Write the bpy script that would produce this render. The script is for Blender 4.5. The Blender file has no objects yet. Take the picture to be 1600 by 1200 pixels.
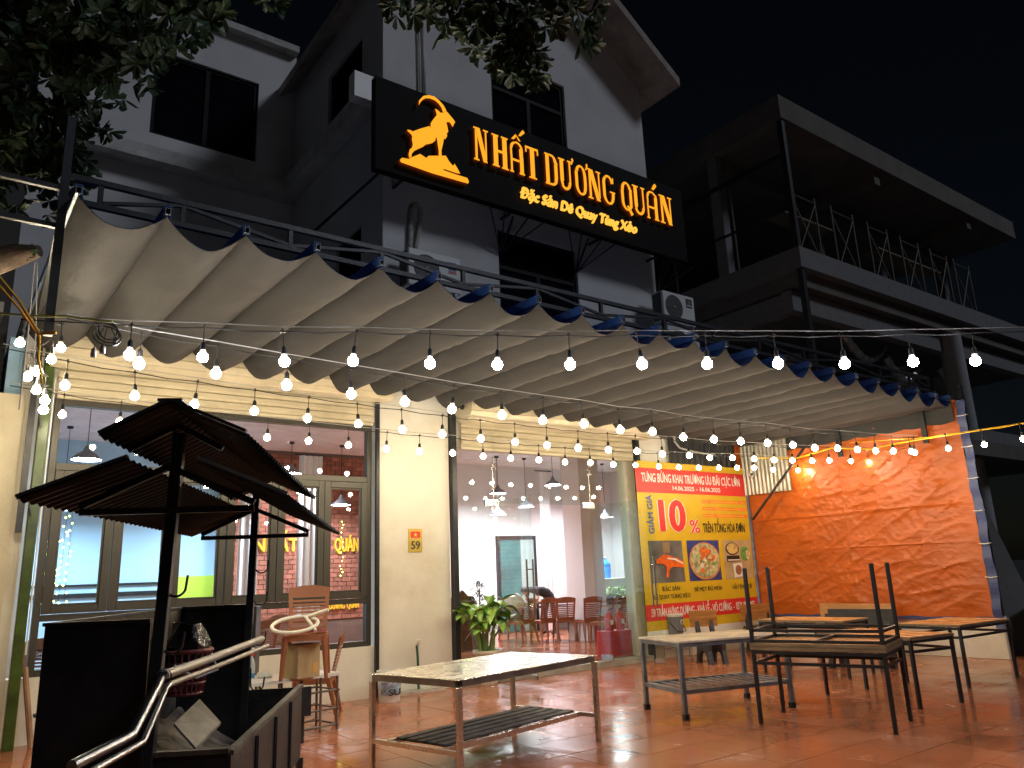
import bpy, bmesh, math, random
from math import sin, cos, pi, radians, atan2, sqrt
from mathutils import Vector, Matrix
random.seed(7)
sc = bpy.context.scene
C = sc.collection

# ------------------------------------------------------------------ camera, sky, sun, exposure
F = 1199.6875
XC = Vector((0.80703888, -0.11211558, -0.57975714))     # world axes written in camera coordinates
YC = Vector((-0.58918359, -0.21836792, -0.77793197))
ZC = Vector((-0.03938207, 0.96940474, -0.24228806))
CAM = Vector((0, 0, 1.5))
cd = bpy.data.cameras.new('camera'); cam = bpy.data.objects.new('camera', cd); C.objects.link(cam)
R3 = Matrix((XC, YC, ZC))
cam.matrix_world = Matrix.Translation(CAM) @ R3.to_4x4()
cd.sensor_fit = 'HORIZONTAL'; cd.sensor_width = 36; cd.lens = F / 1600 * 36
cd.clip_start = 0.05; cd.clip_end = 1500
sc.camera = cam
sc.render.engine = 'CYCLES'
w = bpy.data.worlds.new('World'); sc.world = w; w.use_nodes = True
nt = w.node_tree; nt.nodes.clear()
sky = nt.nodes.new('ShaderNodeTexSky'); sky.sky_type = 'NISHITA'; sky.sun_disc = False
sky.sun_elevation = radians(24); sky.sun_rotation = radians(200)
bg = nt.nodes.new('ShaderNodeBackground'); bg.inputs['Strength'].default_value = 0.0010
wo = nt.nodes.new('ShaderNodeOutputWorld')
nt.links.new(sky.outputs[0], bg.inputs[0]); nt.links.new(bg.outputs[0], wo.inputs[0])
sl = bpy.data.lights.new('street_glow', 'SUN'); sl.energy = 0.58; sl.angle = radians(12); sl.color = (.82, .88, 1)
so = bpy.data.objects.new('street_glow', sl); C.objects.link(so)
so.rotation_euler = Vector((-0.50, 0.75, -0.66)).to_track_quat('-Z', 'Y').to_euler()
vs = sc.view_settings; vs.view_transform = 'Standard'; vs.look = 'None'; vs.gamma = 1; vs.exposure = 0
vs.use_curve_mapping = False
sc.cycles.max_bounces = 8; sc.cycles.transparent_max_bounces = 16
sc.cycles.caustics_reflective = False; sc.cycles.caustics_refractive = False
sc.cycles.sample_clamp_indirect = 6
BULB = 240.0

# ------------------------------------------------------------------ survey helpers: measured points
def D(x, y):
    r = Vector((x - 800, -(y - 600), -F)); return Vector((XC.dot(r), YC.dot(r), ZC.dot(r)))
def hz(x, y, z=0.): d = D(x, y); return CAM + d * ((z - 1.5) / d.z)
def hy(x, y, Y): d = D(x, y); return CAM + d * (Y / d.y)
def hx(x, y, X): d = D(x, y); return CAM + d * (X / d.x)
def hd(x, y, dep): return CAM + D(x, y) * (dep / F)
def proj(p):
    v = Vector(p) - CAM; c = R3.transposed() @ v
    if c.z > -0.05: return None
    return (800 - F * c.x / c.z, 600 + F * c.y / c.z)

# ------------------------------------------------------------------ materials
MATS = {}
def mat(name, col, rough=.6, metal=0., var=.12, scale=4., bump=0., bscale=30., spec=.5, coat=0., dark=None, dscale=1.5, damt=.5, rvar=0., stretch=None, emit=None, es=0., world=False, perobj=0.):
    if name in MATS: return MATS[name]
    m = bpy.data.materials.new(name); m.use_nodes = True; n = m.node_tree; b = n.nodes['Principled BSDF']; L = n.links.new
    b.inputs['Metallic'].default_value = metal; b.inputs['Roughness'].default_value = rough
    b.inputs['Specular IOR Level'].default_value = spec; b.inputs['Coat Weight'].default_value = coat
    b.inputs['Coat Roughness'].default_value = .12
    if world:
        g = n.nodes.new('ShaderNodeNewGeometry'); src = g.outputs['Position']
    else:
        g = n.nodes.new('ShaderNodeTexCoord'); src = g.outputs['Object']
    if stretch:
        mp = n.nodes.new('ShaderNodeMapping'); mp.inputs['Scale'].default_value = stretch; L(src, mp.inputs[0]); src = mp.outputs[0]
    no = n.nodes.new('ShaderNodeTexNoise'); no.inputs['Scale'].default_value = scale; no.inputs['Detail'].default_value = 6
    L(src, no.inputs['Vector'])
    mx = n.nodes.new('ShaderNodeMix'); mx.data_type = 'RGBA'
    lo = tuple(c * (1 - var) for c in col) + (1,); hi = tuple(min(1, c * (1 + var)) for c in col) + (1,)
    cr = n.nodes.new('ShaderNodeMapRange'); cr.inputs[1].default_value = .3; cr.inputs[2].default_value = .7
    L(no.outputs['Fac'], cr.inputs[0]); L(cr.outputs[0], mx.inputs['Factor'])
    mx.inputs[6].default_value = lo; mx.inputs[7].default_value = hi
    out = mx.outputs[2]
    if dark:
        n2 = n.nodes.new('ShaderNodeTexNoise'); n2.inputs['Scale'].default_value = dscale; n2.inputs['Detail'].default_value = 9; n2.inputs['Roughness'].default_value = .65
        L(src, n2.inputs['Vector'])
        c2 = n.nodes.new('ShaderNodeMapRange'); c2.inputs[1].default_value = .5; c2.inputs[2].default_value = .72; c2.inputs[4].default_value = damt
        L(n2.outputs['Fac'], c2.inputs[0])
        m2 = n.nodes.new('ShaderNodeMix'); m2.data_type = 'RGBA'; L(c2.outputs[0], m2.inputs['Factor']); L(out, m2.inputs[6]); m2.inputs[7].default_value = tuple(dark) + (1,)
        out = m2.outputs[2]
    if perobj:
        oi = n.nodes.new('ShaderNodeObjectInfo'); hs = n.nodes.new('ShaderNodeHueSaturation')
        mr = n.nodes.new('ShaderNodeMapRange'); mr.inputs[3].default_value = 1 - perobj; mr.inputs[4].default_value = 1 + perobj
        L(oi.outputs['Random'], mr.inputs[0]); L(mr.outputs[0], hs.inputs['Value']); L(out, hs.inputs['Color']); out = hs.outputs[0]
    L(out, b.inputs['Base Color'])
    if rvar:
        n3 = n.nodes.new('ShaderNodeTexNoise'); n3.inputs['Scale'].default_value = dscale * 1.7; n3.inputs['Detail'].default_value = 5; L(src, n3.inputs['Vector'])
        c3 = n.nodes.new('ShaderNodeMapRange'); c3.inputs[1].default_value = .35; c3.inputs[2].default_value = .65
        c3.inputs[3].default_value = max(.03, rough - rvar); c3.inputs[4].default_value = rough + rvar
        L(n3.outputs['Fac'], c3.inputs[0]); L(c3.outputs[0], b.inputs['Roughness'])
    if bump:
        n4 = n.nodes.new('ShaderNodeTexNoise'); n4.inputs['Scale'].default_value = bscale; n4.inputs['Detail'].default_value = 5; L(src, n4.inputs['Vector'])
        bp = n.nodes.new('ShaderNodeBump'); bp.inputs['Strength'].default_value = bump; bp.inputs['Distance'].default_value = .02
        L(n4.outputs['Fac'], bp.inputs['Height']); L(bp.outputs[0], b.inputs['Normal'])
    if emit:
        b.inputs['Emission Color'].default_value = tuple(emit) + (1,); b.inputs['Emission Strength'].default_value = es
    MATS[name] = m; return m
def emat(name, col, s):
    if name in MATS: return MATS[name]
    m = bpy.data.materials.new(name); m.use_nodes = True; n = m.node_tree; n.nodes.clear()
    e = n.nodes.new('ShaderNodeEmission'); e.inputs[0].default_value = tuple(col) + (1,); e.inputs[1].default_value = s
    o = n.nodes.new('ShaderNodeOutputMaterial'); n.links.new(e.outputs[0], o.inputs[0]); MATS[name] = m; return m
def glassmat(name, tint=(.93, .96, .95), ior=1.5, haze=0.0, refl=1.0):
    m = bpy.data.materials.new(name); m.use_nodes = True; n = m.node_tree; n.nodes.clear(); L = n.links.new
    t = n.nodes.new('ShaderNodeBsdfTransparent'); t.inputs[0].default_value = tint + (1,)
    g = n.nodes.new('ShaderNodeBsdfGlossy'); g.inputs['Roughness'].default_value = .015
    g.inputs[0].default_value = (1, 1, 1, 1)
    f = n.nodes.new('ShaderNodeFresnel')
    gg = n.nodes.new('ShaderNodeNewGeometry'); mr = n.nodes.new('ShaderNodeMapRange'); mr.inputs[3].default_value = ior; mr.inputs[4].default_value = 1 / ior
    L(gg.outputs['Backfacing'], mr.inputs[0]); L(mr.outputs[0], f.inputs[0])
    mu = n.nodes.new('ShaderNodeMath'); mu.operation = 'MULTIPLY'; mu.inputs[1].default_value = refl; L(f.outputs[0], mu.inputs[0])
    mx = n.nodes.new('ShaderNodeMixShader'); o = n.nodes.new('ShaderNodeOutputMaterial')
    L(mu.outputs[0], mx.inputs[0]); L(t.outputs[0], mx.inputs[1]); L(g.outputs[0], mx.inputs[2]); L(mx.outputs[0], o.inputs[0])
    MATS[name] = m; return m

plaster = mat('plaster', (.72, .69, .60), .85, var=.05, scale=1.2, bump=.15, bscale=14, dark=(.55, .46, .33), dscale=.7, damt=.25, world=True)
plaster_up = mat('plaster_upper', (.62, .62, .63), .9, var=.07, scale=.8, bump=.15, bscale=12, dark=(.36, .35, .35), dscale=.5, damt=.35, world=True)
trimm = mat('cornice_plaster', (.55, .54, .52), .85, var=.15, scale=3, dark=(.2, .19, .18), dscale=2.5, damt=.6, world=True)
stained = mat('stained_plaster', (.72, .69, .60), .85, var=.06, scale=2, bump=.2, bscale=10, dark=(.48, .38, .24), dscale=.9, damt=.45, world=True)
roofm = mat('roof_concrete', (.34, .30, .27), .9, var=.25, scale=3, world=True, dark=(.1, .09, .08), dscale=2)
black = mat('black_steel', (.018, .02, .024), .38, metal=.2, var=.3, scale=8, bump=.08, bscale=40, dark=(.05, .045, .04), dscale=5, damt=.5)
rustb = mat('rusty_black_steel', (.022, .022, .022), .5, metal=.3, var=.4, scale=6, bump=.25, bscale=30, dark=(.09, .075, .055), dscale=3.5, damt=.6)
soot = mat('sooty_steel', (.10, .085, .065), .65, metal=.3, var=.5, scale=5, bump=.3, bscale=25, dark=(.02, .018, .015), dscale=3, damt=.9)
greenp = mat('green_black_paint', (.05, .085, .012), .35, var=.5, scale=3, dark=(.008, .01, .008), dscale=2.2, damt=.95)
steel = mat('stainless_steel', (.80, .77, .70), .28, metal=.9, var=.08, scale=3, rvar=.08, dark=(.45, .40, .33), dscale=4, damt=.3, bump=.04, bscale=8)
galv = mat('galvanised_steel', (.22, .25, .28), .45, metal=.6, var=.3, scale=8, dark=(.1, .1, .1), dscale=6, damt=.6, bump=.1)
alum = mat('window_aluminium', (.065, .060, .048), .42, metal=.35, var=.06, scale=3)
glass = glassmat('window_glass', (.90, .93, .94), 1.52, refl=.8)
dglass = glassmat('door_glass', (.92, .97, .95), 1.5)
shut = mat('shutter_cream', (.56, .50, .36), .42, metal=.15, var=.1, scale=2, dark=(.25, .21, .14), dscale=3, damt=.35, world=True)
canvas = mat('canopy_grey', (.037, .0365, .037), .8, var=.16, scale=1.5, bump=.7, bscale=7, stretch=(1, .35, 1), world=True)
blue = mat('canopy_blue', (.05, .13, .40), .55, var=.2, scale=3, bump=.2, world=True)
grout = mat('tile_grout', (.10, .055, .04), .6, var=.2, world=True)
tilem = mat('terracotta_tile', (.38, .13, .06), .18, var=.12, scale=1.3, rvar=.10, dscale=1.0, dark=(.26, .10, .05), damt=.45, bump=.05, bscale=5, world=True, perobj=.12)
asphalt = mat('asphalt', (.05, .05, .05), .8, var=.3, scale=5, bump=.3, world=True)
inwall = mat('inner_wall', (.74, .72, .73), .8, var=.03, scale=1, world=True)
inwall_bluelit = mat('inner_wall_blue_lit', (.38, .60, .78), .7, var=.04, scale=1, world=True)  # white wall, the blue of the light is mixed into its colour
lime = mat('lime_paint', (.42, .62, .06), .6, var=.05)
brickm = mat('brick_red', (.30, .115, .075), .85, var=.3, scale=6, bump=.3, world=True, perobj=.25)
mortar = mat('mortar', (.16, .10, .08), .9)
plast = mat('brown_plastic', (.27, .088, .03), .5, var=.08, scale=3)
plastd = mat('dark_brown_plastic', (.30, .11, .06), .35, var=.1, scale=3)
tarpm = mat('orange_tarp', (.50, .105, .012), .40, var=.10, scale=2.2, bump=.45, bscale=8, stretch=(1, .8, 2.2), world=True)
tarpb = mat('tarp_blue', (.045, .065, .19), .45, var=.2, scale=5, bump=.5, bscale=9, world=True)
corrm = mat('corrugated_zinc', (.42, .40, .34), .45, metal=.5, var=.15, scale=2, world=True, dark=(.2, .17, .12), dscale=2, damt=.4)
corrd = mat('dark_sheet', (.035, .035, .036), .5, metal=.3, var=.2, world=True)
roofsheet = mat('black_corrugated', (.007, .007, .007), .5, metal=.2, var=.4, scale=4, dark=(.03, .024, .018), dscale=3, damt=.5)
wood = mat('varnished_board', (.62, .30, .10), .28, var=.16, scale=3, stretch=(1, 7, 1), dark=(.25, .12, .05), dscale=2, damt=.5, rvar=.1)
woodedge = mat('worn_board_edge', (.19, .135, .075), .6, var=.35, scale=4, stretch=(1, 1, 9))
woodor = mat('orange_wood', (.42, .18, .055), .32, var=.3, scale=3, stretch=(1, 1, 8), dark=(.2, .07, .02), dscale=2, damt=.6)
woodbk = mat('black_stained_wood', (.030, .030, .030), .5, var=.4, scale=4, stretch=(1, 1, 5), bump=.3)
marble = mat('marble_slab', (.62, .58, .50), .16, var=.25, scale=3.5, dark=(.34, .27, .20), dscale=3, damt=.6, bump=.02)
whitep = mat('white_plastic', (.74, .73, .70), .4, var=.05)
acw = mat('ac_white', (.66, .68, .66), .4, var=.05, dark=(.4, .38, .33), dscale=4, damt=.3)
dkgrille = mat('grille_dark', (.05, .05, .05), .5)
grey = mat('grey_plastic', (.17, .18, .19), .35)
potm = mat('pot_cream', (.70, .64, .50), .5, var=.06)
leafm = mat('tree_leaf', (.040, .078, .036), .45, var=.4, scale=1.4, world=True)
bark = mat('bark', (.16, .12, .09), .9, var=.4, scale=6, bump=.6, bscale=18)
signblk = mat('sign_black', (.006, .005, .005), .6, var=.2, spec=.06)
gold = emat('sign_gold_light', (1.0, .40, .022), 1.15)
goldside = mat('sign_letter_side', (.32, .03, .015), .4, emit=(.6, .06, .01), es=.10)
cyan = mat('cable_black', (.01, .01, .012), .5)
cablew = mat('cable_pale', (.42, .42, .40), .5)
yellowc = mat('cable_yellow', (.75, .42, .02), .4)
bulbm = emat('bulb_light', (1.0, .84, .58), BULB)
bulbc = emat('bulb_light_cool', (.96, .93, .95), BULB * .9)
bcap = mat('bulb_collar', (.70, .72, .66), .4, emit=(1, .9, .7), es=.5)

# ------------------------------------------------------------------ mesh builder
def wloc(o):
    v = Vector((0, 0, 0))
    while o is not None: v = v + o.location; o = o.parent
    return v
class MB:
    def __init__(s): s.v = []; s.f = []; s.m = []
    def add(s, vs, fs, m=0):
        o = len(s.v); s.v += [tuple(v) for v in vs]; s.f += [tuple(i + o for i in f) for f in fs]; s.m += [m] * len(fs); return s
    def box(s, a, b, m=0):
        x0, y0, z0 = a; x1, y1, z1 = b
        vs = [(x0, y0, z0), (x1, y0, z0), (x1, y1, z0), (x0, y1, z0), (x0, y0, z1), (x1, y0, z1), (x1, y1, z1), (x0, y1, z1)]
        return s.add(vs, [(0, 3, 2, 1), (4, 5, 6, 7), (0, 1, 5, 4), (1, 2, 6, 5), (2, 3, 7, 6), (3, 0, 4, 7)], m)
    def bar(s, p, q, a=.04, b=None, up=(0, 0, 1), m=0):
        b = a if b is None else b
        p = Vector(p); q = Vector(q); d = (q - p).normalized(); u = Vector(up)
        if abs(d.dot(u)) > .98: u = Vector((1, 0, 0)) if abs(d.x) < .9 else Vector((0, 1, 0))
        r = d.cross(u).normalized(); u = r.cross(d).normalized()
        vs = [c + r * (sx * a / 2) + u * (sy * b / 2) for c in (p, q) for sx, sy in ((-1, -1), (1, -1), (1, 1), (-1, 1))]
        return s.add(vs, [(0, 1, 2, 3), (7, 6, 5, 4), (0, 4, 5, 1), (1, 5, 6, 2), (2, 6, 7, 3), (3, 7, 4, 0)], m)
    def tube(s, pts, r=.02, n=8, m=0, caps=True):
        pts = [Vector(p) for p in pts]; rs = r if isinstance(r, (list, tuple)) else [r] * len(pts)
        rings = []; prev = None
        for i, p in enumerate(pts):
            d = (pts[min(i + 1, len(pts) - 1)] - pts[max(i - 1, 0)])
            d = d.normalized() if d.length > 1e-9 else Vector((0, 0, 1))
            if prev is None:
                u = Vector((0, 0, 1)) if abs(d.z) < .9 else Vector((1, 0, 0)); prev = d.cross(u).normalized()
            a = (prev - d * prev.dot(d)).normalized(); prev = a; b = d.cross(a)
            rings.append([p + (a * cos(2 * pi * k / n) + b * sin(2 * pi * k / n)) * rs[i] for k in range(n)])
        vs = [v for rg in rings for v in rg]; fs = []
        for i in range(len(rings) - 1):
            for k in range(n):
                fs.append((i * n + k, i * n + (k + 1) % n, (i + 1) * n + (k + 1) % n, (i + 1) * n + k))
        if caps: fs.append(tuple(range(n))[::-1]); fs.append(tuple((len(rings) - 1) * n + k for k in range(n)))
        return s.add(vs, fs, m)
    def lathe(s, c, prof, n=20, m=0, axis='z'):
        cx, cy, cz = c; vs = []; fs = []
        for r, h in prof:
            for k in range(n):
                a = 2 * pi * k / n
                if axis == 'z': vs.append((cx + r * cos(a), cy + r * sin(a), cz + h))
                elif axis == 'y': vs.append((cx + r * cos(a), cy + h, cz + r * sin(a)))
                else: vs.append((cx + h, cy + r * cos(a), cz + r * sin(a)))
        for i in range(len(prof) - 1):
            for k in range(n): fs.append((i * n + k, i * n + (k + 1) % n, (i + 1) * n + (k + 1) % n, (i + 1) * n + k))
        return s.add(vs, fs, m)
    def prism(s, poly, axis, a, b, m=0, mside=None):
        # poly: list of 2D points; axis 'y': (x,z), 'x': (y,z), 'z': (x,y)
        def P(p, h): return {'y': (p[0], h, p[1]), 'x': (h, p[0], p[1]), 'z': (p[0], p[1], h)}[axis]
        n = len(poly); vs = [P(p, a) for p in poly] + [P(p, b) for p in poly]
        s.add(vs, [tuple(range(n))], m); o = len(s.v) - 2 * n
        s.f.append(tuple(o + n + k for k in range(n))[::-1]); s.m.append(m)
        for k in range(n):
            s.f.append((o + k, o + n + k, o + n + (k + 1) % n, o + (k + 1) % n)); s.m.append(m if mside is None else mside)
        return s
    def grid(s, fn, nu, nv, m=0):
        vs = [fn(i / nu, j / nv) for i in range(nu + 1) for j in range(nv + 1)]
        fs = [(i * (nv + 1) + j, (i + 1) * (nv + 1) + j, (i + 1) * (nv + 1) + j + 1, i * (nv + 1) + j + 1) for i in range(nu) for j in range(nv)]
        return s.add(vs, fs, m)
    def mesh(s, name, mats, smooth=False, off=Vector((0, 0, 0)), bevel=0, fix=True):
        me = bpy.data.meshes.new(name)
        me.from_pydata([(v[0] - off.x, v[1] - off.y, v[2] - off.z) for v in s.v], [], s.f)
        for mm in (mats if isinstance(mats, (list, tuple)) else [mats]): me.materials.append(mm)
        me.polygons.foreach_set('material_index', s.m)
        bm = bmesh.new(); bm.from_mesh(me)
        if fix: bmesh.ops.recalc_face_normals(bm, faces=bm.faces)
        if bevel: bmesh.ops.bevel(bm, geom=[e for e in bm.edges if e.calc_face_angle(0) > .6], offset=bevel, segments=1, affect='EDGES')
        big = [f for f in bm.faces if len(f.verts) > 4]
        if big: bmesh.ops.triangulate(bm, faces=big)
        bm.to_mesh(me); bm.free()
        if smooth:
            me.polygons.foreach_set('use_smooth', [True] * len(me.polygons))
            try: me.set_sharp_from_angle(angle=radians(40))
            except Exception: pass
        me.update(); return me
    def build(s, name, mats, parent=None, smooth=False, bevel=0, label=None, fix=True, loc=None):
        off = wloc(parent) if parent else (Vector(loc) if loc else Vector((0, 0, 0)))
        o = bpy.data.objects.new(name, s.mesh(name, mats, smooth, off, bevel, fix)); C.objects.link(o)
        if parent: o.parent = parent
        elif loc: o.location = loc
        if label: o['label'] = label
        return o
def box(a, b, m=0): return MB().box(a, b, m)
def bar(p, q, a=.04, b=None, up=(0, 0, 1)): return MB().bar(p, q, a, b, up)
def tube(pts, r=.02, n=8): return MB().tube(pts, r, n)
def thing(name, label, cat, loc=(0, 0, 0), group=None):
    o = bpy.data.objects.new(name, None); o.empty_display_size = .1; C.objects.link(o); o.location = loc
    o['label'] = label; o['category'] = cat
    if group: o['group'] = group
    return o
def tag(o, label, cat, group=None):
    o['label'] = label; o['category'] = cat
    if group: o['group'] = group
    return o
def struct(o): o['kind'] = 'structure'; return o
def stuff(o): o['kind'] = 'stuff'; return o
def copy_tree(o, parent=None):
    c = o.copy(); C.objects.link(c)
    if parent: c.parent = parent
    for ch in list(o.children): copy_tree(ch, c)
    return c
def text_mesh(s, size=1., bold=0., shear=0., ext=.004, sx=1., align='CENTER', spacing=1.):
    cu = bpy.data.curves.new('t', 'FONT'); cu.body = s; cu.size = size; cu.offset = bold; cu.shear = shear; cu.extrude = ext
    cu.align_x = align; cu.space_character = spacing; cu.resolution_u = 3
    o = bpy.data.objects.new('t', cu); C.objects.link(o)
    dg = bpy.context.evaluated_depsgraph_get(); me = bpy.data.meshes.new_from_object(o.evaluated_get(dg))
    bpy.data.objects.remove(o); bpy.data.curves.remove(cu)
    return me
def lettering(s, x0, x1, z0, z1, y, mt, parent, bold=0., shear=0., ext=.003, name='lettering', rot=0., label=None, mside=None, xoff=None):
    """text whose cap box fills x0..x1, z0..z1 on the plane y (facing -y)"""
    one = text_mesh(s, 1., 0., shear, ext)
    ov = [v.co.copy() for v in one.vertices]; of = [tuple(p.vertices) for p in one.polygons]
    offs = [(0, 0)] + ([(bold, 0), (-bold, 0), (0, bold * .6), (0, -bold * .6)] if bold else [])
    av, af = [], []
    for k, (dx, dy) in enumerate(offs):
        o_ = len(av); av += [(p.x + dx, p.y + dy, p.z + k * .0004) for p in ov]; af += [tuple(i + o_ for i in f) for f in of]
    me = bpy.data.meshes.new(name); me.from_pydata(av, [], af); me.update()
    vs = [v.co.copy() for v in me.vertices]
    if not vs: return None
    ref = text_mesh('H', 1., bold, 0, 0); h1 = max(v.co.y for v in ref.vertices); h0 = min(v.co.y for v in ref.vertices)
    a0 = min(v.x for v in vs); a1 = max(v.x for v in vs)
    if rot:   # reading upwards
        for v, p in zip(me.vertices, vs):
            X = x1 - (p.y - h0) / (h1 - h0) * (x1 - x0); Z = z0 + (p.x - a0) / (a1 - a0) * (z1 - z0); v.co = (X, y - p.z, Z)
    else:
        for v, p in zip(me.vertices, vs):
            v.co = (x0 + (p.x - a0) / (a1 - a0) * (x1 - x0), y - p.z, z0 + (p.y - h0) / (h1 - h0) * (z1 - z0))
    off = wloc(parent)
    for v in me.vertices: v.co -= off
    me.materials.clear(); me.materials.append(mt)
    if mside:
        me.materials.append(mside)
        me.update()
        for p in me.polygons: p.material_index = 0 if abs(p.normal.y) > .7 else 1
    me.name = name
    o = bpy.data.objects.new(name, me); C.objects.link(o); o.parent = parent
    if label: o['label'] = label
    return o

# ------------------------------------------------------------------ ground and tiled floor
g = MB().add([(-300, -300, -.03), (300, -300, -.03), (300, 300, -.03), (-300, 300, -.03)], [(0, 1, 2, 3)]).build('ground', asphalt); struct(g)
pf = struct(box((-2.6, -1, -.026), (17.2, 9.93, -.006)).build('patio_floor', grout))
TS = .5
cells = []
for i in range(-5, 34):
    for j in range(-1, 20):
        x, y = i * TS, j * TS
        if y + TS > 10: continue
        p = proj((x + TS / 2, y + TS / 2, 0))
        vis = p is not None and -60 < p[0] < 1660 and -60 < p[1] < 1290
        cells.append((0 if vis else 1, sqrt((x + .25) ** 2 + (y + .25) ** 2), x, y))
cells.sort()
tm = MB().box((.003, .003, -.005), (TS - .003, TS - .003, .004)).mesh('tile', tilem, bevel=.0015)
for q, (nv, dd, x, y) in enumerate(cells):
    if q < 290:
        o = bpy.data.objects.new('tile', tm); C.objects.link(o); o.parent = pf
        o.location = (x, y, random.uniform(-.0006, .0006)); o.rotation_euler = (random.gauss(0, .0014), random.gauss(0, .0014), 0)
rest = MB()
for nv, dd, x, y in cells[290:]: rest.box((x + .003, y + .003, -.005), (x + TS - .003, y + TS - .003, .004 + random.uniform(-.0006, .0006)))
stuff(rest.build('tiles', tilem, pf))

# ------------------------------------------------------------------ room behind the glass
RX0, RX1, RY0, RY1, RZ = .55, 15.8, 10.18, 16.6, 4.35
IZ = .1
rf = struct(box((RX0, 9.95, -.02), (RX1, RY1, IZ - .012)).build('room_floor', grout))
rt = MB()
for i in range(1, 31):
    for j in range(0, 13):
        x, y = RX0 + .01 + (i - 1) * .505, RY0 - .16 + j * .505
        if y + .5 < RY1: rt.box((x, y, IZ - .014), (x + .495, y + .495, IZ))
stuff(rt.build('tiles', tilem, rf))
struct(box((RX0, 9.98, RZ), (RX1, RY1, RZ + .2)).build('room_ceiling', mat('ceiling_white', (.78, .77, .79), .8)))
struct(box((8.2, RY1, 0), (RX1, RY1 + .15, RZ)).build('room_back_wall', inwall))
bl = struct(box((RX0, RY1, 0), (4.6, RY1 + .15, RZ)).build('room_back_wall_blue_lit', inwall_bluelit))
struct(box((RX1, 9.95, 0), (RX1 + .15, RY1, RZ)).build('room_side_wall', inwall))
struct(box((RX0 - .15, 10.0, 0), (RX0, RY1, RZ)).build('room_side_wall_blue_lit', inwall_bluelit))
# lime strip and dark rails on the pale wall
tr = MB().box((3.9, RY1 - .03, IZ), (5.0, RY1 - .003, 1.75)); o = tr.build('lime_wainscot', lime); struct(o)
o = struct(MB().box((RX0 + .02, RY1 - .05, 1.42), (3.6, RY1 - .004, 1.5)).box((RX0 + .02, RY1 - .05, 1.62), (3.6, RY1 - .004, 1.66)).build('wall_rail', black))
# brick wall with brick children
bw = struct(box((4.6, RY1 - .25, 0), (8.2, RY1 + .1, RZ)).build('brick_wall', mortar))
bl_, bh_ = .205, .098
bme = MB().box((0, -.022, 0), (bl_ - .014, .0, bh_ - .013)).mesh('brick', brickm)
bk = []; r = 0; z = .75
while z < 4.2:
    x = 4.62 - (bl_ / 2 if r % 2 else 0)
    while x < 8.2 - bl_:
        if x > 4.6: bk.append((x, z))
        x += bl_
    z += bh_; r += 1
yb = RY1 - .25
def bkey(b):
    p = proj((b[0], yb, b[1])); inn = (430 < p[0] < 582 and 640 < p[1] < 935); return (not inn, abs(p[1] - 800) * 0 + random.random())
bk.sort(key=bkey)
for x, z in bk[:290]:
    o = bpy.data.objects.new('brick', bme); C.objects.link(o); o.parent = bw; o.location = (x, yb + .003 - random.uniform(0, .006), z)
rb = MB()
for x, z in bk[290:]: rb.box((x, yb - .02, z), (x + bl_ - .014, yb + .003, z + bh_ - .013))
stuff(rb.build('bricks', brickm, bw))
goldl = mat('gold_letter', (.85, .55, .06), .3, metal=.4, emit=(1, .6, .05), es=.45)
a = hy(433, 860, yb); b = hy(463, 838, yb)
wl = thing('wall_lettering', 'gold wall letters ẤT and QUÁN on the inner brick wall behind the casements', 'wall lettering', (a.x, yb - .04, a.z))
lettering('NHẤT', hy(395, 862, yb).x, hy(464, 862, yb).x, hy(450, 862, yb).z, hy(450, 841, yb).z, yb - .05, goldl, wl, bold=.02, ext=.03)
lettering('QUÁN', hy(521, 862, yb).x, hy(559, 862, yb).x, hy(545, 862, yb).z, hy(545, 841, yb).z, yb - .05, goldl, wl, bold=.02, ext=.03)
lettering('DƯƠNG  QUÁN', hy(513, 950, yb).x, hy(559, 950, yb).x, hy(535, 951, yb).z, hy(535, 940, yb).z, yb - .05, goldl, wl, bold=.02, ext=.02)
# sheer curtains (vertical folds)
curt = mat('sheer_curtain', (.80, .79, .80), .9, var=.03)
def curtain(x0, x1, y, z0, z1, label):
    n = int((x1 - x0) / .03)
    m = MB().grid(lambda u, v: (x0 + (x1 - x0) * u, y + .04 * sin(u * (x1 - x0) * 48) + .012 * sin(u * 31), z0 + (z1 - z0) * v), n, 1)
    m2 = MB(); m2.v = m.v + [(a, b + .006, c) for a, b, c in m.v]; k = len(m.v); m2.f = m.f + [tuple(i + k for i in f[::-1]) for f in m.f]; m2.m = [0] * len(m2.f)
    t = thing('curtain', label, 'curtain', ((x0 + x1) / 2, y, z0), 'white curtains hanging inside the restaurant')
    m2.build('cloth', curt, t, smooth=True, fix=False); tube([(x0 - .1, y, z1 + .02), (x1 + .1, y, z1 + .02)], .015).build('rod', black, t)
def cx(px, Y): return hy(px, 850, Y).x
curtain(cx(372, 15.3), cx(402, 15.3), 15.3, .9, 4.1, 'white curtain seen through the third casement from the left post side')
curtain(cx(464, 15.3), cx(500, 15.3), 15.3, .9, 4.1, 'white curtain between the gold letters ẤT and QUÁN')
curtain(cx(846, 15.6), cx(862, 15.6), 15.6, .15, 4.1, 'narrow white curtain right of the dark back door')
curtain(cx(905, 15.9), cx(928, 15.9), 15.9, .15, 4.1, 'white curtain hanging left of the white counter')
# column in the room
struct(box((11.35, 12.9, IZ), (11.95, 13.5, RZ)).build('room_column', inwall))
struct(box((RX0 + .0, 12.4, IZ), (1.05, 12.8, RZ)).build('room_pilaster', inwall))
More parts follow.
